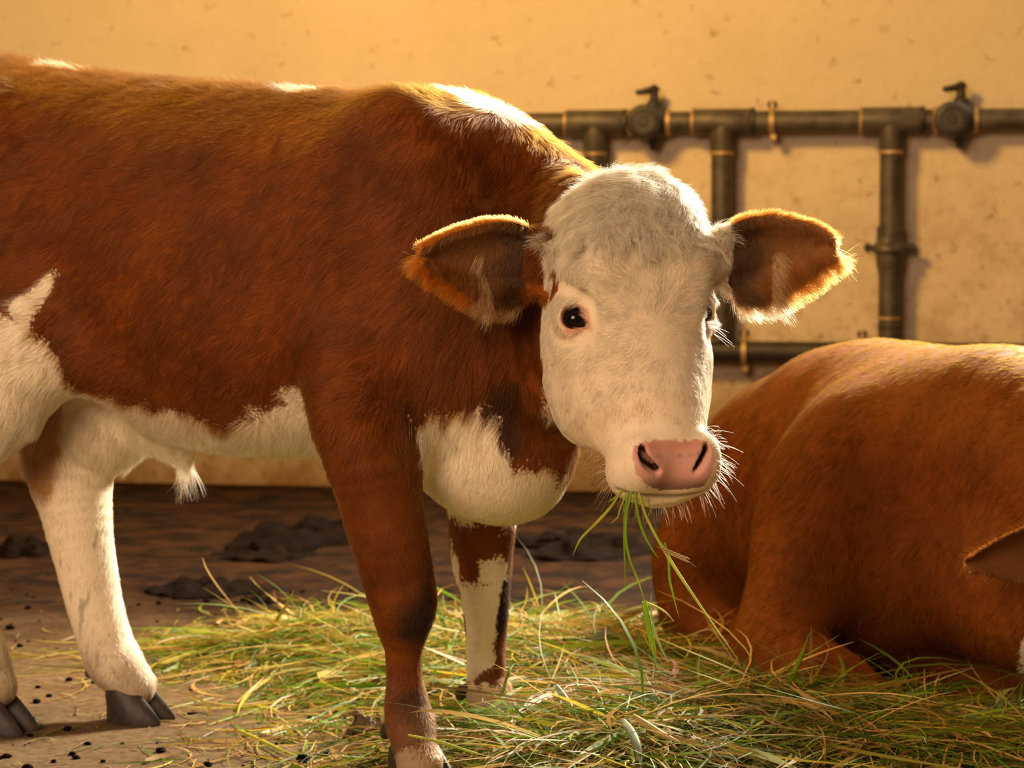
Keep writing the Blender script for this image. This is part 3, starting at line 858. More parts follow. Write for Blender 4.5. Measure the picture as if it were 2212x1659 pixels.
for i in range(6):     # long hairs below the far eye
    p_ = EYE[-1] + EAX[-1][0] * .006 + hL * (.016 + .014 * random.random()) - hS * .012
    d = nrm(-hS * 1.0 + hL * random.uniform(.2, .9) + hN * .2); L = random.uniform(.015, .032)
    wl.append([p_ + d * L * s + hL * .15 * L * s * s for s in (0, .33, .66, 1)]); wc.append((.85, .75, .62))
wl = np.array(wl); hair_obj('whiskers', wl, np.tile(np.array((.00012, .00011, .00009, .00005)), (len(wl), 1)), np.array(wc), fur_m, body)
# ---- hooves: two claws to a foot, dew claws behind
hoof_m = plain('hoof_horn', (.030, .022, .017), rough=.55, var=.4, scale=60, bump=.3)
def hoof(foot, ang, size=1.0, heel=.036, name='hoof'):
    """foot: point on the ground under the pastern (calf frame); ang: toe direction"""
    f = np.array((math.cos(ang), math.sin(ang), 0)); g = np.array((-math.sin(ang), math.cos(ang), 0))
    for sd in (-1, 1):
        m_ = MB(); rings = []
        for z, back, fwd, wd, sh in ((0, -.034, .060, .0205, 0), (.006, -.035, .060, .0212, 0), (.022, -.033, .047, .0205, -.002), (.038, -.031, .033, .0190, -.006), (.052, -.026, .020, .014, -.010), (.060, -.012, .008, .006, -.012)):
            r = []
            for i in range(16):
                a = 2 * math.pi * i / 16; cx = (fwd + back) / 2; rx = (fwd - back) / 2
                x = cx + rx * math.cos(a) + sh; wy = wd * math.sin(a) * (1 - .45 * max(0, math.cos(a)) ** 1.5)
                y = sd * .0215 + wy; y = sd * max(.0012, sd * y) - sd * .010 * max(0, (x - cx) / rx) ** 2 * 0
                r.append(foot + size * (f * x + g * y + Up * z * 1.12))
            rings.append(r)
        v = [q for r in rings for q in r]; fc = []
        for j in range(5):
            for i in range(16):
                i2 = (i + 1) % 16; fc.append((j * 16 + i, j * 16 + i2, (j + 1) * 16 + i2, (j + 1) * 16 + i))
        fc.append(tuple(range(16))[::-1]); fc.append(tuple(80 + i for i in range(16)))
        m_.add(v, fc); m_.build(name, hoof_m, calf)
        dc = MB(); b0 = foot + size * (-f * heel + g * sd * .020 + Up * .082)
        dc.lathe(b0, -Up * .8 - f * .6, [(-.008, .004), (0, .0095), (.010, .0095), (.018, .006), (.021, .001)], 12); dc.build('dewclaw', hoof_m, calf)
    return
tipang = -math.radians(14)
ft = [(LP(290, 1500, 3.555), .12), (LP(-5, 1505, 3.48), .10), (LP(908, 1660, 3.10), -.35), (LP(1072, 1575, 3.375), -.12)]
for q, a in ft:
    q = q.copy(); q[2] = 0.0; hoof(q, a, 1.0, .060 if q[0] < -.4 else .044)
print('calf dressed', time.time() - T0)
# ------------------------------------------------------------------ the calf lying down on the right
W2 = turn((0.62, 3.85, 0.0))
def l2(p): return np.asarray(p, float) - W2
def B2(px, py, d, rpx): return tuple(l2(P(px, py, d))) + (rpx * d / FPX,)
T = Sculpt()
T.chain([B2(1622, 1195, 4.25, 200), B2(1722, 1105, 4.12, 240), B2(1848, 1012, 4.0, 272), B2(2010, 1005, 3.78, 262), B2(2180, 1005, 3.62, 245)], k=.05, sub=3)
T.chain([B2(1840, 1130, 3.95, 270), B2(1990, 1170, 3.76, 240), B2(2120, 1180, 3.66, 205)], k=.06, sub=3)         # chest and belly
T.ell(l2(P(1660, 1000, 4.18)), (.10, .15, .13), k=.08)                          # hip
T.ell(l2(P(1560, 1225, 4.12)), (.125, .12, .145), k=.05)                        # thigh
T.chain([B2(1500, 1330, 4.05, 70), B2(1560, 1385, 3.98, 58), B2(1650, 1410, 3.92, 46)], k=.05, sub=3)
# near shoulder and folded foreleg
T.ell(l2(P(1830, 1140, 3.66)), (.12, .10, .19), k=.15)
T.chain([B2(1790, 1130, 3.62, 115), B2(1738, 1230, 3.57, 108), B2(1692, 1340, 3.53, 94), B2(1672, 1410, 3.50, 80)], k=.11, sub=3)
T.chain([B2(1665, 1410, 3.50, 78), B2(1740, 1448, 3.46, 84), B2(1825, 1498, 3.43, 82), B2(1866, 1535, 3.41, 66)], k=.04, sub=3)
T.chain([B2(1870, 1545, 3.42, 52), B2(1800, 1565, 3.44, 42), B2(1720, 1565, 3.47, 40)], k=.02, sub=3)
# neck and lowered head
T.chain([B2(2140, 1000, 3.60, 225), B2(2280, 1030, 3.46, 170), B2(2400, 1080, 3.36, 125)], k=.07, sub=3)
T.chain([B2(2080, 1200, 3.60, 190), B2(2220, 1290, 3.46, 165), B2(2370, 1300, 3.38, 120)], k=.07, sub=3)
T.chain([B2(1990, 1330, 3.78, 150), B2(2080, 1420, 3.72, 115), B2(2150, 1490, 3.66, 80)], k=.08, sub=3)          # dewlap
y2, e2_ = math.radians(-14), math.radians(24)
N2 = turn((math.sin(y2) * math.cos(e2_), -math.cos(y2) * math.cos(e2_), math.sin(e2_)))
L2 = turn((math.sin(y2) * math.sin(e2_), -math.cos(y2) * math.sin(e2_), -math.cos(e2_)))
X2 = turn((-math.cos(y2), -math.sin(y2), 0.0)); rl = math.radians(19); L2, X2 = math.cos(rl) * L2 + math.sin(rl) * X2, math.cos(rl) * X2 - math.sin(rl) * L2; M2 = np.stack([X2, L2, N2])
O2 = l2(P(2515, 1040, 3.24))
def H2(s, l, n): return O2 + s * X2 + l * L2 + n * N2
T.loft(O2, L2, X2, N2, hd, k=.035, pu=2.05, pd=2.2)
E2 = {}
for sg in (1, -1):
    T.ell(H2(sg * .066, .092, -.036), (.034, .05, .030), M2, k=.04)
    T.ell(H2(sg * .062, .205, -.132), (.036, .07, .055), M2, k=.05)
    T.ell(H2(sg * .040, .338, -.052), (.027, .022, .034), M2, k=.02)
    c = H2(sg * .082, .131, -.0695); ax = nrm(sg * X2 * .66 + N2 * .74 + L2 * .06)
    e1 = nrm(L2 - ax * (L2 @ ax)); e2 = np.cross(ax, e1); E2[sg] = (c, ax)
    T.ell(c + ax * .034 - N2 * .004, (.040, .036, .020), np.stack([e1, e2, ax]), k=.03, op='s')
    T.ell(c, (.0225, .0215, .0212), np.stack([e1, e2, ax]), k=.012)
    T.ell(c + ax * .019, (.0160, .0138, .0170), np.stack([e1, e2, ax]), k=.004, op='s')
    T.chain([tuple(H2(sg * .041, .306, .002)) + (.004,), tuple(H2(sg * .038, .322, -.006)) + (.0065,), tuple(H2(sg * .026, .336, -.012)) + (.005,)], k=.005, op='s', sub=3)
# its ears
S_keep, lo_keep, RB_keep = S, lo, RB
S, lo, RB = T, l2, np.eye(3)
EAR_keep = EAR; EAR = {}
make_ear(1, P(2360, 1165, 3.28), P(2084, 1224, 3.26), (-.05, -1.0, -.25),
         [.030, .042, .049, .050, .047, .041, .034, .024, .010], [.046, .062, .068, .064, .056, .044, .032, .020, .010])
make_ear(-1, P(2640, 1130, 3.27), P(2800, 1100, 3.35), (.25, -1.0, -.2),
         [.038, .044, .051, .054, .053, .048, .041, .031, .014], [.036, .056, .064, .064, .056, .046, .035, .023, .012])
EAR2 = EAR
for sg in (1, -1):
    A, M, Ln = EAR2[sg]
    T.chain([tuple(A - M[0] * .05 - M[2] * .015) + (.032,), tuple(A + M[0] * .008 - M[2] * .026) + (.026,), tuple(A + M[0] * .055 - M[2] * .032) + (.010,)], k=.025)
S, lo, RB, EAR = S_keep, lo_keep, RB_keep, EAR_keep
V2, Q2 = T.mesh(LRES); n2_ = vnormals(V2, Q2)
print('lying mesh', len(V2), time.time() - T0)
RED = np.array((.195, .052, .0030))
def ear_info2(p):
    sd = np.zeros(len(p)); t_ = np.zeros(len(p)); yv = np.zeros(len(p))
    for e in (1, -1):
        A, M, Ln = EAR2[e]; q = (p - A) @ M.T; t = q[:, 0] / Ln
        k = (t > -.02) & (t < 1.15) & (np.abs(q[:, 1]) < .085) & (np.abs(q[:, 2]) < .055)
        sd[k] = e; t_[k] = t[k]; yv[k] = q[k, 1]
    return sd, t_, yv
def coat2(p, n):
    c = np.tile(RED, (len(p), 1)) * (1 + .18 * vnoise(p, .06, 141) + .12 * vnoise(p, .015, 143))[:, None]
    q = (p - O2 + .010 * vnoise3(p, .03, 12)) @ M2.T
    face = (q[:, 1] > -.07) & (q[:, 1] < .42) & (np.abs(q[:, 0]) < .112) & (q[:, 2] > -.135) 
    face |= (q[:, 1] > .20) & (q[:, 1] < .42) & (np.abs(q[:, 0]) < .112) & (q[:, 2] > -.24)
    c[face] = WHITE
    pad = (np.abs(q[:, 0]) < .05) & (q[:, 1] * .94 - q[:, 2] * .34 > .30) & (q[:, 1] * .94 - q[:, 2] * .34 < .352) & (q[:, 2] > -.06) & (q[:, 1] > .25) & (q[:, 1] < .42)
    c[pad] = PINK
    sd, t, y = ear_info2(p)
    for e in (1, -1):
        k = sd == e; M = EAR2[e][1]; ins = k & (n @ M[2] > .2); rim = k & (np.abs(n @ M[2]) <= .4)
        c[k] = RED * 1.05; c[ins] = np.array((.16, .06, .016)); c[rim] = np.array((.55, .23, .05))  # rim colour lightened as if lit all round
    return c
resting = thing('calf', 'red-brown calf lying on the straw beside the standing one, head lowered, forelegs folded', 'calf', W2, 0)
fur2_m = hair_mat('red_fur', .55, .6, .75)
body2 = mesh_obj('body', V2, Q2, coat_m, resting, coat2(V2, n2_))
for sg in (1, -1):
    c, ax = E2[sg]; R_ = .0182
    ball = MB(); ball.lathe((0, 0, 0), ax, [(-R_ * math.cos(t), R_ * math.sin(t) + 1e-5) for t in np.linspace(0, math.pi, 16)], 24)
    ob = ball.build('eye', eye_m, resting); ob.location = c
face2 = (n2_ * nrm(np.array((0, 0, CAMH)) - W2 - V2)).sum(1)
d2 = np.where(face2 > -.2, 1.0, .12) * (V2[:, 2] > .0) * np.where((V2 @ turn((1, 0, 0))) > .33, .3, 1.0)
p2, nn2 = sample(V2, Q2, n2_, d2, FUR2)
sd2, t2, y2_ = ear_info2(p2)
x, y, z = p2.T
fl = np.zeros_like(p2); fl[:] = turn((-.45, .25, -.75))
L = np.full(len(p2), .017); lift = np.full(len(p2), .17); L[z > .45] = .013
for e in (1, -1):
    k = sd2 == e; M = EAR2[e][1]; rim = k & (np.abs(nn2 @ M[2]) <= .45)
    fl[k] = M[0] * .6 + np.sign(y2_[k])[:, None] * M[1] * .7; L[rim] = .018; lift[rim] = .8
st4 = fur(p2, nn2, fl, L, lift, clump=.38, cs=.018, rnd=.18)
hair_obj('fur', st4, taper(len(st4), 4, .00026), hair_tone(coat2(p2, nn2)), fur2_m, body2)
# folded hoof under the chest
q = l2(P(1705, 1570, 3.47)); 
print('lying done', time.time() - T0)
# ------------------------------------------------------------------ the stable: wall, plinth, floor
WA = 0.0
Wx = np.array((math.cos(WA), math.sin(WA), 0)); Wn = np.array((math.sin(WA), -math.cos(WA), 0))   # along, out of the wall
WO = np.array((0.0, 6.77, 0.0))
def wall_pt(px, py, out=0.0):
    """point of the wall (or OUT metres in front of it) seen at a pixel"""
    dr = P(px, py, 1.0) - np.array((0, 0, CAMH)); o = np.array((0, 0, CAMH)); q = WO + Wn * out
    return o + dr * (((q - o) @ Wn) / (dr @ Wn))

def plaster():
    m, nt, b = mat('stained_plaster')
    tc = nd(nt, 'ShaderNodeTexCoord')
    def noise(sc_, det=6, rough=.6, off=0):
        mp = nd(nt, 'ShaderNodeMapping'); mp.inputs['Location'].default_value = (off, off * 2, off)
        n = nd(nt, 'ShaderNodeTexNoise'); n.inputs['Scale'].default_value = sc_; n.inputs['Detail'].default_value = det; n.inputs['Roughness'].default_value = rough
        nt.links.new(tc.outputs['Object'], mp.inputs['Vector']); nt.links.new(mp.outputs['Vector'], n.inputs['Vector']); return n
    def ramp(src, p0, p1, c0=(0, 0, 0, 1), c1=(1, 1, 1, 1)):
        r = nd(nt, 'ShaderNodeValToRGB'); r.color_ramp.elements[0].position = p0; r.color_ramp.elements[1].position = p1
        r.color_ramp.elements[0].color = c0; r.color_ramp.elements[1].color = c1; nt.links.new(src, r.inputs['Fac']); return r
    def mix(fac, a, bb):
        x = nd(nt, 'ShaderNodeMixRGB')
        for i, v in ((0, fac), (1, a), (2, bb)):
            if isinstance(v, (tuple, float)): x.inputs[i].default_value = v
            else: nt.links.new(v, x.inputs[i])
        return x.outputs[0]
    def math_(op, a, bb):
        x = nd(nt, 'ShaderNodeMath'); x.operation = op
        for i, v in ((0, a), (1, bb)):
            if isinstance(v, (int, float)): x.inputs[i].default_value = v
            else: nt.links.new(v, x.inputs[i])
        return x.outputs[0]
    base = mix(ramp(noise(2.2, 5).outputs['Fac'], .3, .7).outputs[0], (.575, .47, .345, 1), (.65, .535, .395, 1))
    sep = nd(nt, 'ShaderNodeSeparateXYZ'); nt.links.new(tc.outputs['Object'], sep.inputs[0])
    hgt = nd(nt, 'ShaderNodeMapRange'); hgt.inputs[1].default_value = 1.15; hgt.inputs[2].default_value = .12; nt.links.new(sep.outputs[2], hgt.inputs[0])
    # splashed dirt, denser towards the floor
    st = ramp(noise(7, 8, .68, 3).outputs['Fac'], .46, .72).outputs[0]
    base = mix(math_('MULTIPLY', st, math_('ADD', math_('MULTIPLY', hgt.outputs[0], .9), .08)), base, (.24, .125, .03, 1))
    fine = ramp(noise(42, 5, .6, 8).outputs['Fac'], .54, .70).outputs[0]
    base = mix(math_('MULTIPLY', fine, math_('ADD', math_('MULTIPLY', hgt.outputs[0], .7), .08)), base, (.20, .10, .028, 1))
    v = nd(nt, 'ShaderNodeTexVoronoi'); v.inputs['Scale'].default_value = 10.5; v.inputs['Randomness'].default_value = 1.0
    v.voronoi_dimensions = '2D'; cb = nd(nt, 'ShaderNodeCombineXYZ'); sp2 = nd(nt, 'ShaderNodeSeparateXYZ'); nt.links.new(tc.outputs['Object'], sp2.inputs[0])
    nt.links.new(sp2.outputs[0], cb.inputs[0]); nt.links.new(sp2.outputs[2], cb.inputs[1]); dv = nd(nt, 'ShaderNodeVectorMath'); dv.operation = 'MULTIPLY_ADD'; dv.inputs[1].default_value = (.10, .10, 0); nt.links.new(noise(24, 3, .6, 14).outputs['Color'], dv.inputs[0]); nt.links.new(cb.outputs[0], dv.inputs[2])
    nt.links.new(dv.outputs[0], v.inputs['Vector'])
    dot = ramp(v.outputs['Distance'], .02, .13, (1, 1, 1, 1), (0, 0, 0, 1)).outputs[0]
    pick = ramp(noise(9, 2, .5, 21).outputs['Fac'], .44, .62).outputs[0]
    base = mix(math_('MULTIPLY', math_('MULTIPLY', dot, pick), .62), base, (.16, .075, .02, 1))
    lowd = nd(nt, 'ShaderNodeMapRange'); lowd.inputs[1].default_value = .42; lowd.inputs[2].default_value = .0; nt.links.new(sep.outputs[2], lowd.inputs[0])
    base = mix(math_('MULTIPLY', lowd.outputs[0], math_('ADD', math_('MULTIPLY', ramp(noise(5, 7, .65, 31).outputs['Fac'], .3, .6).outputs[0], .35), .62)), base, (.16, .075, .016, 1))  # dirt near the floor, plus painted dimming away from the lamp
    nt.links.new(base, b.inputs['Base Color'])
    b.inputs['Roughness'].default_value = .85; b.inputs['Specular IOR Level'].default_value = .25
    bp = nd(nt, 'ShaderNodeBump'); bp.inputs['Strength'].default_value = .5; bp.inputs['Distance'].default_value = .006
    nt.links.new(noise(26, 6, .6, 5).outputs['Fac'], bp.inputs['Height']); nt.links.new(bp.outputs['Normal'], b.inputs['Normal'])
    return m
plaster_m = plaster()
Rw = np.stack([Wx, -Wn, Up])
wl_ = MB(); wl_.box((0, .15, 1.6), 16.0, .30, 3.6)
wall = wl_.build('wall_back', plaster_m, smooth=False); wall.location = WO; wall.rotation_euler = (0, 0, WA); tag(wall, kind='structure')
pl_ = MB(); pl_.box((0, -.02, .11), 16.0, .045, .262, bev=.012)
pl = pl_.build('baseboard_back', plaster_m, smooth=False); pl.location = WO; pl.rotation_euler = (0, 0, WA); tag(pl, kind='structure')

def floor_mat():
    m, nt, b = mat('trodden_floor')
    tc = nd(nt, 'ShaderNodeTexCoord'); L_ = nt.links.new
    def noise(sc_, det=6, rough=.6, off=0):
        mp = nd(nt, 'ShaderNodeMapping'); mp.inputs['Location'].default_value = (off, off * 2, 0)
        n = nd(nt, 'ShaderNodeTexNoise'); n.inputs['Scale'].default_value = sc_; n.inputs['Detail'].default_value = det; n.inputs['Roughness'].default_value = rough
        L_(tc.outputs['Object'], mp.inputs['Vector']); L_(mp.outputs['Vector'], n.inputs['Vector']); return n
    def ramp(src, p0, p1, c0=(0, 0, 0, 1), c1=(1, 1, 1, 1)):
        r = nd(nt, 'ShaderNodeValToRGB'); r.color_ramp.elements[0].position = p0; r.color_ramp.elements[1].position = p1
        r.color_ramp.elements[0].color = c0; r.color_ramp.elements[1].color = c1; L_(src, r.inputs['Fac']); return r.outputs[0]
    def mix(fac, a, bb):
        x = nd(nt, 'ShaderNodeMixRGB')
        for i, v in ((0, fac), (1, a), (2, bb)):
            if isinstance(v, (tuple, float)): x.inputs[i].default_value = v
            else: L_(v, x.inputs[i])
        return x.outputs[0]
    def math_(op, a, bb):
        x = nd(nt, 'ShaderNodeMath'); x.operation = op; x.use_clamp = True
        for i, v in ((0, a), (1, bb)):
            if isinstance(v, (int, float)): x.inputs[i].default_value = v
            else: L_(v, x.inputs[i])
        return x.outputs[0]
    base = mix(ramp(noise(6, 6).outputs['Fac'], .3, .7), (.115, .072, .036, 1), (.185, .122, .064, 1))
    base = mix(math_('MULTIPLY', ramp(noise(55, 4, .6, 4).outputs['Fac'], .42, .66), .75), base, (.078, .046, .022, 1))
    # manure trodden into the floor along the wall, colour deepened for shade
    sep = nd(nt, 'ShaderNodeSeparateXYZ'); L_(tc.outputs['Object'], sep.inputs[0])
    mr = nd(nt, 'ShaderNodeMapRange'); mr.inputs[1].default_value = 3.7; mr.inputs[2].default_value = 4.5
    wob = math_('MULTIPLY', noise(3.0, 5, .6, 9).outputs['Fac'], 1.0)
    ad = nd(nt, 'ShaderNodeMath'); ad.operation = 'MULTIPLY_ADD'; ad.inputs[1].default_value = 1.3; L_(wob, ad.inputs[0]); L_(sep.outputs[1], ad.inputs[2])
    sb = nd(nt, 'ShaderNodeMath'); sb.operation = 'SUBTRACT'; sb.inputs[1].default_value = .65; L_(ad.outputs[0], sb.inputs[0]); L_(sb.outputs[0], mr.inputs[0])
    muck = mix(ramp(noise(9, 7, .65, 12).outputs['Fac'], .40, .62), (.005, .0022, .0008, 1), (.036, .0135, .0032, 1))
    base = mix(mr.outputs[0], base, muck)
    crumbs = math_('MULTIPLY', ramp(noise(38, 3, .5, 17).outputs['Fac'], .66, .70), .85)
    base = mix(crumbs, base, (.055, .028, .012, 1))
    L_(base, b.inputs['Base Color'])
    b.inputs['Roughness'].default_value = .95; b.inputs['Specular IOR Level'].default_value = .08
    bp = nd(nt, 'ShaderNodeBump'); bp.inputs['Strength'].default_value = .6; bp.inputs['Distance'].default_value = .01
    hb = math_('ADD', math_('MULTIPLY', noise(60, 6, .6, 2).outputs['Fac'], .4), math_('MULTIPLY', noise(14, 6, .6, 6).outputs['Fac'], .5))
    L_(hb, bp.inputs['Height']); L_(bp.outputs['Normal'], b.inputs['Normal'])
    return m
fl_ = MB(); fl_.box((0, 3.0, -.1), 16.0, 7.6, .2)
floor = fl_.build('floor', floor_mat(), smooth=False); tag(floor, kind='structure')

# ------------------------------------------------------------------ the iron pipework on the wall
iron = plain('weathered_iron', (.072, .056, .038), rough=.5, metal=.15, var=.45, scale=22, bump=.35)
iron_d = plain('dark_iron', (.034, .026, .019), rough=.55, metal=.15, var=.4, scale=26, bump=.4)
ring_m = plain('brass_edge', (.42, .27, .12), rough=.45, metal=.4, var=.25, scale=30)
OUT = .058; ZM = 1.079
def wx(px, py=262): return float((wall_pt(px, py, OUT) - WO) @ Wx)      # metres along the wall
def wp(x, z, out=OUT): return WO + Wx * x + Wn * out + Up * z
def ph(px, py): q = wall_pt(px, py, OUT); return float(q[2])
pipes = thing('pipe_manifold', 'dark iron pipe run with valves and drop pipes along the plaster wall', 'pipework', wp(wx(1600), ZM))
RP = .0315
def piece(name, m, fn, par=pipes):
    mb = MB(); fn(mb); o = mb.build(name, m, None); 
    o.parent = par; o.matrix_parent_inverse = Matrix.Translation(par.location).inverted() if par is pipes else Matrix.Identity(4)
    return o
xs_tee = [wx(1285), wx(1560), wx(1925)]; xs_valve = [wx(1404), wx(2066)]
ends = [-1.9, *sorted([*xs_tee, *xs_valve]), 2.6]
for a, b in zip(ends[:-1], ends[1:]):
    piece('pipe', iron, lambda mb: mb.lathe(wp(a, ZM), Wx, [(0, RP), (b - a, RP)], 28))
for x in xs_tee:
    R1 = .0385
    def tee(mb):
        mb.lathe(wp(x - .083, ZM), Wx, [(0, R1 * .96), (.004, R1), (.162, R1), (.166, R1 * .96)], 28)
        mb.lathe(wp(x, ZM - .01), -Up, [(0, .036), (.070, .036), (.078, .034), (.082, .0335)], 28)
    t = piece('tee_fitting', iron, tee)
    def col_(mb):
        mb.lathe(wp(x - .086, ZM), Wx, [(0, R1 * .97), (.002, R1 * 1.03), (.008, R1 * 1.03), (.010, R1 * .97)], 28)
        mb.lathe(wp(x + .076, ZM), Wx, [(0, R1 * .97), (.002, R1 * 1.03), (.008, R1 * 1.03), (.010, R1 * .97)], 28)
    piece('dark_collar', iron_d, lambda mb: mb.lathe(wp(x + .080, ZM), Wx, [(0, R1 * .98), (.003, R1 * 1.05), (.013, R1 * 1.05), (.016, R1 * .95)], 28))
    piece('edge_ring', ring_m, lambda mb: mb.lathe(wp(x - .089, ZM), Wx, [(0, R1 * .95), (.002, R1 * 1.0), (.007, R1 * 1.0), (.009, R1 * .95)], 28))
    piece('edge_ring', ring_m, lambda mb: mb.lathe(wp(x, ZM - .084), -Up, [(0, .0345), (.002, .0362), (.010, .0362), (.012, .034)], 28))
    zb = .4495
    piece('drop_pipe', iron, lambda mb: mb.lathe(wp(x, ZM - .09), -Up, [(0, RP), (ZM - .09 - zb, RP)], 28))
# union with flange lugs on the right-hand drop pipe
x = xs_tee[2]
zz = lambda py: ph(1925, py)
def union(mb):
    z0 = zz(488); hgt = z0 - zz(585)
    mb.lathe(wp(x, z0), -Up, [(0, RP), (.002, .0375), (.030, .0385), (.044, .0385), (.050, .042), (.056, .050), (.062, .052), (.072, .052), (.076, .046), (.080, .040), (.098, .0385), (.120, .0375), (.124, .0345), (.136, .0345), (.138, RP)], 28)
un = piece('union_fitting', iron, union)
z0 = zz(535)
for sd in (-1, 1):
    lg = piece('flange_lug', iron_d, lambda mb: mb.box(wp(x + sd * .056, z0, OUT), .036, .026, .014, Rw, bev=.004))
    piece('flange_bolt', iron_d, lambda mb: mb.lathe(wp(x + sd * .062, z0 + .012, OUT), -Up, [(0, .007), (.026, .007)], 8))
for py in (684, 704):
    piece('pipe_band', iron_d if py > 690 else ring_m, lambda mb: mb.lathe(wp(x, zz(py)), -Up, [(0, RP * .99), (.001, RP * 1.04), (.008, RP * 1.04), (.009, RP * .99)], 28))
# ball valves
for x in xs_valve:
    def vbody(mb):
        mb.lathe(wp(x - .048, ZM), Wx, [(0, .034), (.010, .044), (.030, .052), (.050, .054), (.070, .052), (.088, .044), (.098, .034)], 28)
        mb.lathe(wp(x - .012, ZM), Wn, [(0, .050), (.030, .052), (.058, .050), (.062, .046), (.064, .034), (.060, .032), (.060, .012), (.063, .010)], 28)
        mb.lathe(wp(x + .012, ZM - .045), -Up - .1 * Wx, [(0, .020), (.012, .018), (.020, .012), (.030, .010), (.036, .006)], 16)
    v = piece('valve', iron_d, vbody)
    piece('valve_ring', ring_m, lambda mb: mb.lathe(wp(x - .066, ZM), Wx, [(0, .033), (.003, .0385), (.014, .0385), (.017, .033)], 28))
    piece('valve_ring', ring_m, lambda mb: mb.lathe(wp(x + .046, ZM), Wx, [(0, .033), (.003, .0385), (.014, .0385), (.017, .033)], 28))
    def stem(mb):
        mb.lathe(wp(x + .012, ZM + .045), Up, [(0, .024), (.012, .022), (.020, .014), (.040, .012), (.050, .014), (.056, .010)], 16)
    piece('valve_stem', iron_d, stem)
    def lever(mb):
        mb.tube([wp(x - .040, ZM + .088, OUT + .02), wp(x - .030, ZM + .086, OUT + .02), wp(x - .008, ZM + .090, OUT + .01), wp(x + .014, ZM + .098, OUT), wp(x + .026, ZM + .092, OUT)], [.006, .009, .010, .013, .008], 10)
    piece('valve_lever', iron_d, lever)
# wall clamps
def clamp(x, z, R_, up=True, par=pipes):
    def ring(mb):
        mb.lathe(wp(x - .008, z), Wx, [(0, R_), (.001, R_ * 1.22), (.015, R_ * 1.22), (.016, R_)], 28)
        mb.box(wp(x, z + R_ * 1.42, OUT), .017, .020, R_ * .85, Rw, bev=.004)
        mb.box(wp(x + .004, z - R_ * 1.36, OUT), .020, .022, R_ * .75, Rw, bev=.004)
    def bolt(mb):
        mb.lathe(wp(x - .014, z + R_ * 1.55, OUT), Wx, [(0, .006), (.004, .010), (.024, .010), (.028, .006)], 8)
    def rod(mb): mb.lathe(wp(x, z, OUT - R_ * 1.1), -Wn, [(0, .008), (OUT - R_ * 1.1 - .0004, .008)], 10)
    return ring, bolt, rod
r_, b_, d_ = clamp(wx(1668), ZM, RP)
piece('pipe_clamp', ring_m, r_); piece('clamp_bolt', iron_d, b_); piece('clamp_rod', iron_d, d_)
# lower pipe
zl = .417; xl0, xl1 = wx(1440, 756), 2.6
low = thing('low_pipe', 'dark iron pipe running level low on the wall behind the lying calf', 'pipe', wp(0, zl))
def lpiece(name, m, fn):
    mb = MB(); fn(mb); o = mb.build(name, m, None); o.parent = low; o.matrix_parent_inverse = Matrix.Translation(low.location).inverted(); return o
lpiece('pipe', iron_d, lambda mb: mb.lathe(wp(-1.2, zl), Wx, [(0, .030), (3.8, .030)], 28))
for px in (1608, 1862):
    r_, b_, d_ = clamp(wx(px, 756), zl, .0345)
    lpiece('pipe_clamp', ring_m, r_); lpiece('clamp_bolt', iron_d, b_); lpiece('clamp_rod', iron_d, d_)
print('setting', time.time() - T0)
# ------------------------------------------------------------------ cut grass and hay on the floor
def blade_mat(name):
    m, nt, b = mat(name)
    a = nd(nt, 'ShaderNodeAttribute'); a.attribute_name = 'coat'
    nt.links.new(a.outputs['Color'], b.inputs['Base Color'])
    b.inputs['Roughness'].default_value = .55; b.inputs['Specular IOR Level'].default_value = .3
    tr = nd(nt, 'ShaderNodeBsdfTranslucent'); nt.links.new(a.outputs['Color'], tr.inputs['Color'])
    mx = nd(nt, 'ShaderNodeMixShader'); mx.inputs[0].default_value = .35
    out = [n for n in nt.nodes if n.type == 'OUTPUT_MATERIAL'][0]
    nt.links.new(b.outputs[0], mx.inputs[1]); nt.links.new(tr.outputs[0], mx.inputs[2]); nt.links.new(mx.outputs[0], out.inputs['Surface'])
    return m
blade_m = blade_mat('grass_blade')
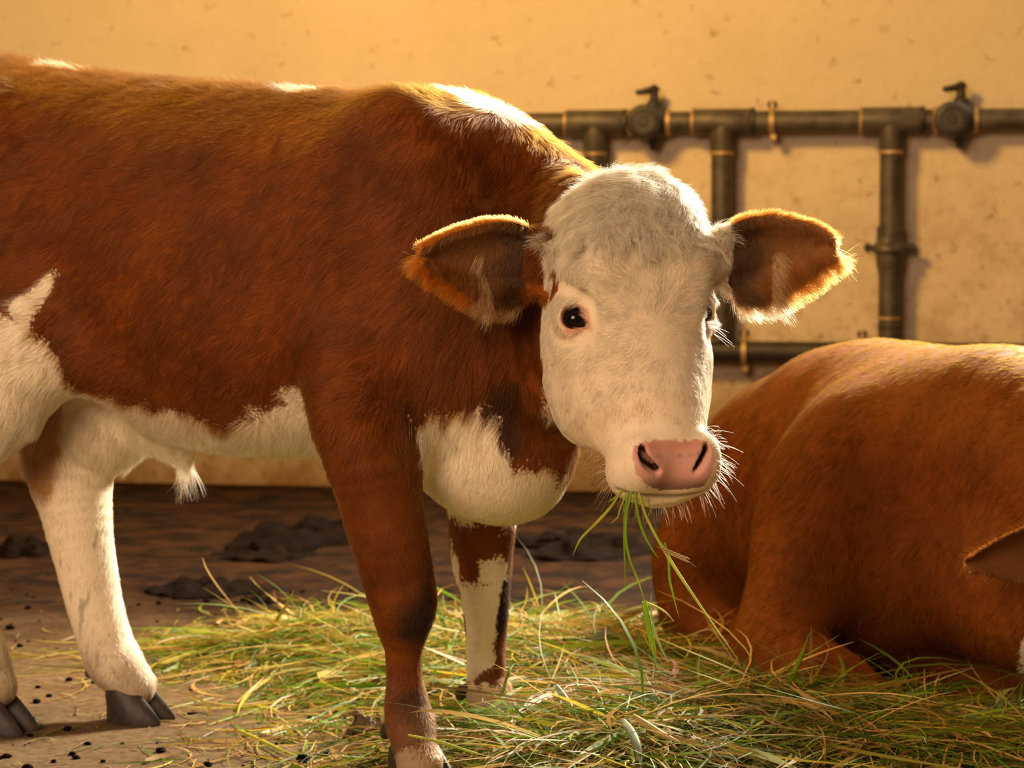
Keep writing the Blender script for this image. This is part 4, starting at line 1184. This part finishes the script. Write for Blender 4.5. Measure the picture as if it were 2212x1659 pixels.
# heaps: x, y (before turning), spread x, spread y, height, share of blades
HEAPS = [(.30, 3.30, .28, .16, .10, .30), (.62, 3.09, .26, .11, .045, .17), (.15, 3.07, .10, .09, .055, .07), (.18, 3.72, .24, .20, .075, .15), (.0, 4.08, .26, .20, .05, .15), (-.36, 4.16, .15, .12, .03, .07), (-.12, 3.86, .10, .12, .02, .04), (.75, 3.35, .20, .2, .03, .03)]
def heap_h(x, y):
    h = 0
    for cx, cy, sx, sy, hh, _ in HEAPS: h = h + hh * np.exp(-((x - cx) / sx) ** 2 / 1.6 - ((y - cy) / sy) ** 2 / 1.6)
    return h
def blades(n):
    per = rng.choice(len(HEAPS), n, p=np.array([h[5] for h in HEAPS]) / sum(h[5] for h in HEAPS))
    H_ = np.array(HEAPS)[per]
    x = H_[:, 0] + H_[:, 2] * rng.normal(0, .95, n); y = H_[:, 1] + H_[:, 3] * rng.normal(0, .95, n)
    top = heap_h(x, y); z = top * (.35 + .65 * rng.random(n) ** .5) + .003
    edge = top < .02
    an = rng.random(n) * 6.283; pt = rng.normal(0, .22, n) + .10 * (rng.random(n) < .25); pt = np.where(edge, np.abs(pt) * .15, pt)
    L = rng.uniform(.05, .17, n) * np.where(rng.random(n) < .12, 1.7, 1); wd = rng.uniform(.0007, .0019, n) * np.where(rng.random(n) < .12, 2.7, 1)
    cv = rng.normal(0, .9, n); dr = rng.uniform(.1, .9, n) * (pt > .0)
    K = 6; s = np.linspace(0, 1, K)[None, :]
    a = an[:, None] + cv[:, None] * s
    dx = np.cos(a) * np.cos(pt)[:, None]; dy = np.sin(a) * np.cos(pt)[:, None]; dz = np.sin(pt)[:, None] - dr[:, None] * s * .7
    st = (L / (K - 1))[:, None]
    pxs = x[:, None] + np.cumsum(dx * st, 1); pys = y[:, None] + np.cumsum(dy * st, 1); pzs = z[:, None] + np.cumsum(dz * st, 1)
    pzs = np.maximum(pzs, .0025 + .002 * rng.random((n, 1)))
    p = turn(np.stack([pxs, pys, pzs], -1).reshape(-1, 3)).reshape(n, K, 3)
    # leave out what would pass through the animals
    mid = p.reshape(-1, 3)
    ins = np.zeros(len(mid), bool)
    ins |= S.ev(lo(mid), .02) < .002
    ins |= T.ev(l2(mid), .02) < .002
    keep = ~ins.reshape(n, K).any(1)
    p, wd, a, x, y, z = p[keep], wd[keep], a[keep], x[keep], y[keep], z[keep]; n = len(p); top = heap_h(x, y)
    sd = turn(np.stack([-np.sin(a), np.cos(a), rng.normal(0, .6, a.shape) * 0 + rng.normal(0, .7, (n, 1))], -1).reshape(-1, 3)).reshape(n, K, 3); sd = nrm(sd)
    tp = np.sin(np.linspace(.5, math.pi - .12, K))[None, :, None]
    A = p + sd * wd[:, None, None] * tp; B = p - sd * wd[:, None, None] * tp
    V = np.stack([A, B], 2).reshape(-1, 3)
    base = np.arange(n)[:, None] * (2 * K) + np.arange(K - 1)[None, :] * 2
    F = np.stack([base, base + 1, base + 3, base + 2], -1).reshape(-1, 4)
    pal = np.array([(.085, .16, .010), (.15, .22, .014), (.32, .27, .025), (.46, .31, .10), (.28, .155, .042), (.24, .28, .14), (.45, .16, .025)])
    back = sstep(3.55, 4.0, y)[:, None]
    w = np.array((.22, .20, .15, .24, .13, .05, .01)) * (1 - back) + np.array((.22, .22, .30, .20, .06, 0, 0)) * back
    w /= w.sum(1, keepdims=True); ci = (rng.random((n, 1)) > np.cumsum(w, 1)).sum(1)
    c = pal[np.minimum(ci, 6)] * rng.uniform(.7, 1.8, (n, 1))
    c = np.repeat(c, 2 * K, 0)
    return V, F, c
GV, GF, GC = blades(NBL)
# the matted bed under the loose blades
nx, ny = 130, 110
gx, gy = np.meshgrid(np.linspace(-.75, 1.35, nx), np.linspace(2.75, 4.75, ny), indexing='ij')
gh = heap_h(gx, gy); q = np.stack([gx.ravel(), gy.ravel(), 0 * gx.ravel()], -1)
gz = gh.ravel() * .72 + .012 * vnoise(q, .03, 201) * np.clip(gh.ravel() / .03, 0, 1) - .006
bv = turn(np.stack([gx.ravel(), gy.ravel(), gz], -1))
ii = (np.arange(nx - 1)[:, None] * ny + np.arange(ny - 1)[None, :]).reshape(-1)
bf = np.stack([ii, ii + ny, ii + ny + 1, ii + 1], -1); bf = bf[(gz[bf] > -.004).any(1)]
bc = np.array((.040, .034, .009)) * (1 + .5 * vnoise(q, .012, 203))[:, None]  # bed coloured dark as shade in the gaps between blades
nb = len(bv)
pile = mesh_obj('cut_grass', np.vstack([bv, GV]), np.vstack([bf, GF + nb]), blade_m, None, np.vstack([bc, GC]), smooth=True)
tag(pile, 'loose heap of freshly cut green grass and straw spread between the calves', None, None, 'stuff')

def stalk(name, pts, wd, colr, label, cat, group=None, flat=.35, ell=None):
    """one blade or straw as a thin lens-section strip along pts"""
    p = np.array(pts, float)
    if len(p) > 2:
        e = np.vstack([2 * p[0] - p[1], p, 2 * p[-1] - p[-2]]); out = []
        for i in range(1, len(e) - 2):
            for t in np.linspace(0, 1, 4, endpoint=False):
                p0, p1, p2, p3 = e[i - 1], e[i], e[i + 1], e[i + 2]
                out.append(.5 * (2 * p1 + (p2 - p0) * t + (2 * p0 - 5 * p1 + 4 * p2 - p3) * t * t + (3 * p1 - p0 - 3 * p2 + p3) * t ** 3))
        out.append(p[-1]); p = np.array(out)
    n = len(p); o = p[0].copy(); tg = nrm(np.gradient(p, axis=0))
    view = nrm(np.array((0, 0, CAMH)) - p); X = nrm(np.cross(tg, view + .5 * np.array((.3, .1, .6)))); Y = nrm(np.cross(X, tg))
    w = wd * np.sin(np.linspace(.75, math.pi - .10, n)) if np.isscalar(wd) else np.interp(np.linspace(0, 1, n), np.linspace(0, 1, len(wd)), wd)
    V = []; F = []
    for j in range(n):
        for a in range(6):
            t = 2 * math.pi * a / 6; V.append(p[j] - o + X[j] * w[j] * math.cos(t) + Y[j] * w[j] * flat * math.sin(t))
    for j in range(n - 1):
        for a in range(6): F.append((j * 6 + a, j * 6 + (a + 1) % 6, (j + 1) * 6 + (a + 1) % 6, (j + 1) * 6 + a))
    c = np.tile(colr, (len(V), 1)) * (1 + .2 * vnoise(np.array(V), .02, 5))[:, None]
    ob = mesh_obj(name, V, F, blade_m, None, c, loc=tuple(o)); tag(ob, label, cat, group); return ob
GRN = np.array((.26, .42, .02)); YEL = np.array((.50, .48, .05)); STR = np.array((.55, .42, .18)); DGR = np.array((.13, .24, .02))
G_M = "grass hanging from the standing calf's mouth"
MD = 2.775
def mp(*pix, d0=MD, dd=0.0): return [P(x, y, d0 + dd * i) for i, (x, y) in enumerate(pix)]
stalk('grass_strand', mp((1342, 1058), (1322, 1092), (1290, 1128), (1258, 1160), (1247, 1178), (1237, 1200)), .0021, YEL * .85 + GRN * .2, "green stem slanting out to the left from the standing calf's mouth", 'grass', G_M)
stalk('grass_strand', mp((1358, 1062), (1351, 1100), (1349, 1160), (1350, 1220), (1351, 1278)), .0018, GRN, "thin blade hanging straight down from the standing calf's mouth", 'grass', G_M)
stalk('grass_strand', mp((1364, 1062), (1354, 1110), (1352, 1160), (1360, 1205), (1378, 1255), (1393, 1300)), .0020, GRN * 1.15, "stem hanging from the calf's mouth that ends in the broad leaf", 'grass', G_M)
stalk('grass_strand', mp((1391, 1298), (1397, 1330), (1404, 1370), (1412, 1405), (1418, 1440), dd=-.004), .0042, GRN * 1.05, "broad pointed green leaf at the lower end of the hanging grass", 'grass', G_M, .18)
stalk('grass_strand', mp((1392, 1300), (1420, 1312), (1440, 1325), (1456, 1343), dd=-.003), .0014, YEL, "short curled blade branching right above the broad hanging leaf", 'grass', G_M)
stalk('grass_strand', mp((1372, 1064), (1378, 1110), (1390, 1150), (1408, 1185), (1422, 1206)), .0021, GRN * 1.1, "bent blade hanging from the calf's mouth left of the longest stem", 'grass', G_M)
stalk('grass_strand', mp((1380, 1064), (1396, 1115), (1424, 1170), (1460, 1230), (1500, 1290), (1545, 1355), (1592, 1422), dd=-.012), .0021, YEL * .7 + GRN * .45, "longest stem hanging from the calf's mouth down to the lying calf", 'grass', G_M, .6)
sh = thing('seed_head', "feathery seed head on the grass hanging from the calf's mouth", 'grass', P(1418, 1180, MD - .03), 0, G_M)
sb = stalk('stem', [q_ - P(1418, 1180, MD - .03) for q_ in mp((1418, 1180), (1450, 1196), (1478, 1207), (1505, 1226), d0=MD - .03)], .0011, STR, None, None); sb.parent = sh
for i in range(13):
    t = i / 12; bx, by = 1426 + 52 * t, 1184 + 22 * t
    gd = stalk('grain', [q_ - P(1418, 1180, MD - .03) for q_ in mp((bx, by), (bx + 6, by + (7 if i % 2 else -1)), (bx + 13, by + (11 if i % 2 else 3)), d0=MD - .03)], .0014, STR * .9, None, None, None, .7); gd.parent = sh
stalk('grass_strand', mp((1436, 1172), (1444, 1215), (1446, 1250), (1455, 1290), (1467, 1335), d0=MD - .03), .0015, GRN, "fine blade drooping beside the longest hanging stem", 'grass', G_M)
stalk('grass_strand', mp((1352, 1066), (1340, 1100), (1334, 1118), (1318, 1132)), .0013, YEL, "short wisp curling at the left of the mouthful of grass", 'grass', G_M)
stalk('grass_strand', mp((1347, 1060), (1332, 1072), (1318, 1082), (1311, 1083)), .0014, GRN, "shortest blade sticking out at the corner of the calf's mouth", 'grass', G_M)
stalk('grass_strand', mp((1400, 1074), (1402, 1088), (1406, 1104), (1412, 1116)), .0010, GRN, "stub of grass under the middle of the standing calf's lip", 'grass', G_M)
stalk('grass_strand', mp((1430, 1078), (1434, 1092), (1438, 1104), (1444, 1122)), .0009, STR, "pale stub of grass under the right part of the calf's lip", 'grass', G_M)
def fp(*pix, up=.004):
    """photo points on the floor, raised by up (number or list)"""
    out = []
    for i, (x, y) in enumerate(pix):
        u = up[i] if isinstance(up, (list, tuple)) else up
        dr = P(x, y, 1.0) - np.array((0, 0, CAMH)); out.append(np.array((0, 0, CAMH)) + dr * ((u - CAMH) / dr[2]))
    return out
G_F = 'loose stalks on the bare floor'
stalk('straw_stalk', fp((514, 1577), (560, 1598), (610, 1622), (650, 1636)), .0038, YEL, 'long yellow-green stalk on the bare floor left of the near foreleg', 'straw', G_F, .5)
stalk('straw_stalk', fp((640, 1630), (700, 1640), (770, 1646), (840, 1642)), .0034, DGR * 1.3, 'flat green blade lying across the foot of the near foreleg', 'straw', G_F, .3)
stalk('straw_stalk', fp((440, 1515), (500, 1525), (570, 1518), (640, 1510)), .0026, STR, 'pale straw lying level on the floor between the legs', 'straw', G_F, .5)
stalk('straw_stalk', fp((512, 1518), (535, 1498), (556, 1478), (573, 1460), up=[.004, .012, .02, .03]), .0032, STR * 1.1, 'short pale straw tilted up from the floor between the legs', 'straw', G_F, .5)
stalk('straw_stalk', fp((655, 1580), (700, 1560), (760, 1530), (815, 1512)), .0030, DGR * 1.1, 'dark green blade slanting behind the near foreleg', 'straw', G_F, .3)
stalk('straw_stalk', fp((726, 1585), (728, 1560), (730, 1528)), .0020, YEL, 'short yellow straw pointing away from the lens beside the near foreleg', 'straw', G_F, .5)
stalk('straw_stalk', fp((560, 1395), (590, 1350), (620, 1305), (634, 1275), up=[.01, .05, .10, .13]), .0030, YEL * .8, 'tall bent straw rising out of the far grass behind the calf', 'straw', G_F, .5)
stalk('grass_strand', [P(882, 1588, 2.98), P(950, 1603, 2.97), P(1010, 1622, 2.96), P(1062, 1636, 2.95)], .0022, YEL * .7 + GRN * .3, 'green blade crossing in front of the near foreleg', 'grass', None, .4)
stalk('grass_strand', [P(1684, 1510, 3.30), P(1706, 1470, 3.29), P(1730, 1420, 3.28), P(1749, 1366, 3.27)], .0042, GRN * .9, 'broad green blade standing up before the lying calf’s elbow'.replace('’', "'"), 'grass', None, .25)
stalk('grass_strand', [P(1640, 1500, 3.30), P(1700, 1440, 3.29), P(1760, 1405, 3.28), P(1812, 1372, 3.28)], .0014, YEL * .6, 'thin arching stem over the folded foreleg of the lying calf', 'grass', None, .6)
stalk('grass_strand', [P(1855, 1505, 3.28), P(1910, 1485, 3.27), P(1958, 1468, 3.26)], .0022, YEL * .7, 'yellowish blade tipped up beside the knee of the lying calf', 'grass', None, .3)
stalk('grass_strand', [P(1344, 1555, 3.02), P(1362, 1580, 2.99), P(1378, 1615, 2.96), P(1386, 1665, 2.94)], .0062, np.array((.30, .36, .26)), 'wide grey-green leaf bent down at the front of the heap', 'grass', None, .2)
stalk('grass_strand', [P(1366, 1545, 3.03), P(1420, 1580, 3.0), P(1470, 1604, 2.99)], .0050, STR * .9, 'tan dry leaf lying over the front of the heap', 'grass', None, .2)
stalk('grass_strand', [P(1200, 1480, 3.22), P(1225, 1515, 3.20), P(1245, 1545, 3.18)], .0048, np.array((.36, .40, .30)), 'pale folded leaf on the crest of the heap below the head', 'grass', None, .2)
stalk('grass_strand', [P(1485, 1375, 3.60), P(1530, 1360, 3.58), P(1560, 1375, 3.56), P(1590, 1410, 3.54)], .0020, STR * .8, 'dry looped stem between the heap and the lying calf', 'grass', None, .4)
stalk('grass_strand', [P(1085, 1500, 3.18), P(1096, 1460, 3.18), P(1110, 1436, 3.2), P(1125, 1440, 3.2)], .0022, DGR * 1.2, 'hooked green blade against the far forefoot', 'grass', None, .3)
# dung and clods
dung_m = plain('dung', (.006, .0028, .0011), rough=.95, spec=.06, var=.5, scale=40, bump=.6)
def lump(name, px, py, rx, ry, h, label, cat, seed, group=None, m=dung_m):
    c = fp((px, py), up=0.0)[0]; nu, nv = 44, 16; V = []; F = []
    for j in range(nv + 1):
        ph_ = j / nv * math.pi / 2
        for i in range(nu):
            th = 2 * math.pi * i / nu; V.append((rx * math.cos(th) * math.cos(ph_), ry * math.sin(th) * math.cos(ph_), h * math.sin(ph_)))
    V = np.array(V); nz = vnoise3(V + seed, min(rx, ry) * .22, seed); V[:, :2] *= (1 + .40 * vnoise(V * np.array((1, 1, 0)) + seed * 1.7, min(rx, ry) * .55, seed))[:, None]; V[:, 2] *= (.75 + .9 * vnoise(V * np.array((1, 1, 0)) + seed, min(rx, ry) * .3, seed)); V += nz * h * .35 * (V[:, 2:] > 1e-4); V[:, 2] = np.maximum(V[:, 2], -.002)
    for j in range(nv):
        for i in range(nu): F.append((j * nu + i, j * nu + (i + 1) % nu, (j + 1) * nu + (i + 1) % nu, (j + 1) * nu + i))
    o = mesh_obj(name, V, F, m, None, None, loc=tuple(c)); tag(o, label, cat, group); return o
lump('dung_pat', 455, 1278, .105, .09, .025, 'dark dung pat on the floor under the belly of the standing calf', 'dung', 3)
lump('dung_pat', 560, 1300, .035, .03, .012, 'small dark dung clod just behind the larger pat', 'dung', 5)
lump('dung_pat', 655, 1165, .15, .22, .035, 'widest dark dung heap on the floor by the wall, seen between the legs', 'dung', 8)
lump('dung_pat', 1250, 1185, .14, .22, .03, 'dark dung heap under the chin of the standing calf', 'dung', 11)
lump('dung_pat', 40, 1195, .09, .12, .03, 'dark dung clump behind the hind legs of the standing calf', 'dung', 14)
lump('dung_pat', 560, 1200, .10, .13, .02, 'flat dark dung smear between the two larger pats', 'dung', 17)
lump('straw_clod', 800, 1600, .030, .028, .030, 'brown clod of dung and straw beside the near forefoot', 'clod', 21, None, plain('clod', (.10, .06, .03), rough=.8, var=.5, scale=60, bump=.6))
cr = MB(); k_ = 0
while k_ < 330:
    x_, y_ = random.uniform(-1.1, .0), random.uniform(3.1, 4.9)
    r = abs(random.gauss(0, .0032)) + .0012
    c = turn((x_, y_, r * .25)); v = []
    for dz_, rr in ((-.3, .8), (.25, 1.0), (.7, .5)):
        for i in range(6):
            a = i * math.pi / 3 + random.random() * .4; v.append(c + r * np.array((rr * math.cos(a) * random.uniform(.8, 1.6), rr * math.sin(a), dz_)))
    f = [(j * 6 + i, j * 6 + (i + 1) % 6, j * 6 + 6 + (i + 1) % 6, j * 6 + 6 + i) for j in range(2) for i in range(6)] + [tuple(12 + i for i in range(6))]
    cr.add(v, f); k_ += 1
o = cr.build('floor_crumbs', dung_m, smooth=False); tag(o, 'crumbs of dry dung scattered over the bare floor', None, None, 'stuff')
# thin scatter of chaff on the bare floor
def chaff(n):
    V = []; F = []; Cc = []
    for i in range(n):
        x_, y_ = random.gauss(-.42, .24), random.uniform(3.15, 4.6); L = random.uniform(.008, .06); a = random.random() * 6.28; w_ = random.uniform(.0006, .0016)
        p0 = np.array((x_, y_, .003)); d = np.array((math.cos(a), math.sin(a), 0)); s_ = np.array((-math.sin(a), math.cos(a), 0)) * w_; b = len(V)
        V += [p0 - s_, p0 + s_, p0 + d * L * .5 + s_ + Up * .002, p0 + d * L * .5 - s_ + Up * .002, p0 + d * L + s_ * .4, p0 + d * L - s_ * .4]
        F += [(b, b + 1, b + 2, b + 3), (b + 3, b + 2, b + 4, b + 5)]; cc = random.choice([STR * .8, STR * .6, YEL * .7, DGR]); Cc += [cc] * 6
    return turn(np.array(V)), np.array(F), np.array(Cc)
v_, f_, c_ = chaff(520)
o = mesh_obj('straw_chaff', v_, f_, blade_m, None, c_); tag(o, 'thin scatter of straw bits on the bare floor', None, None, 'stuff')
print('all', time.time() - T0)
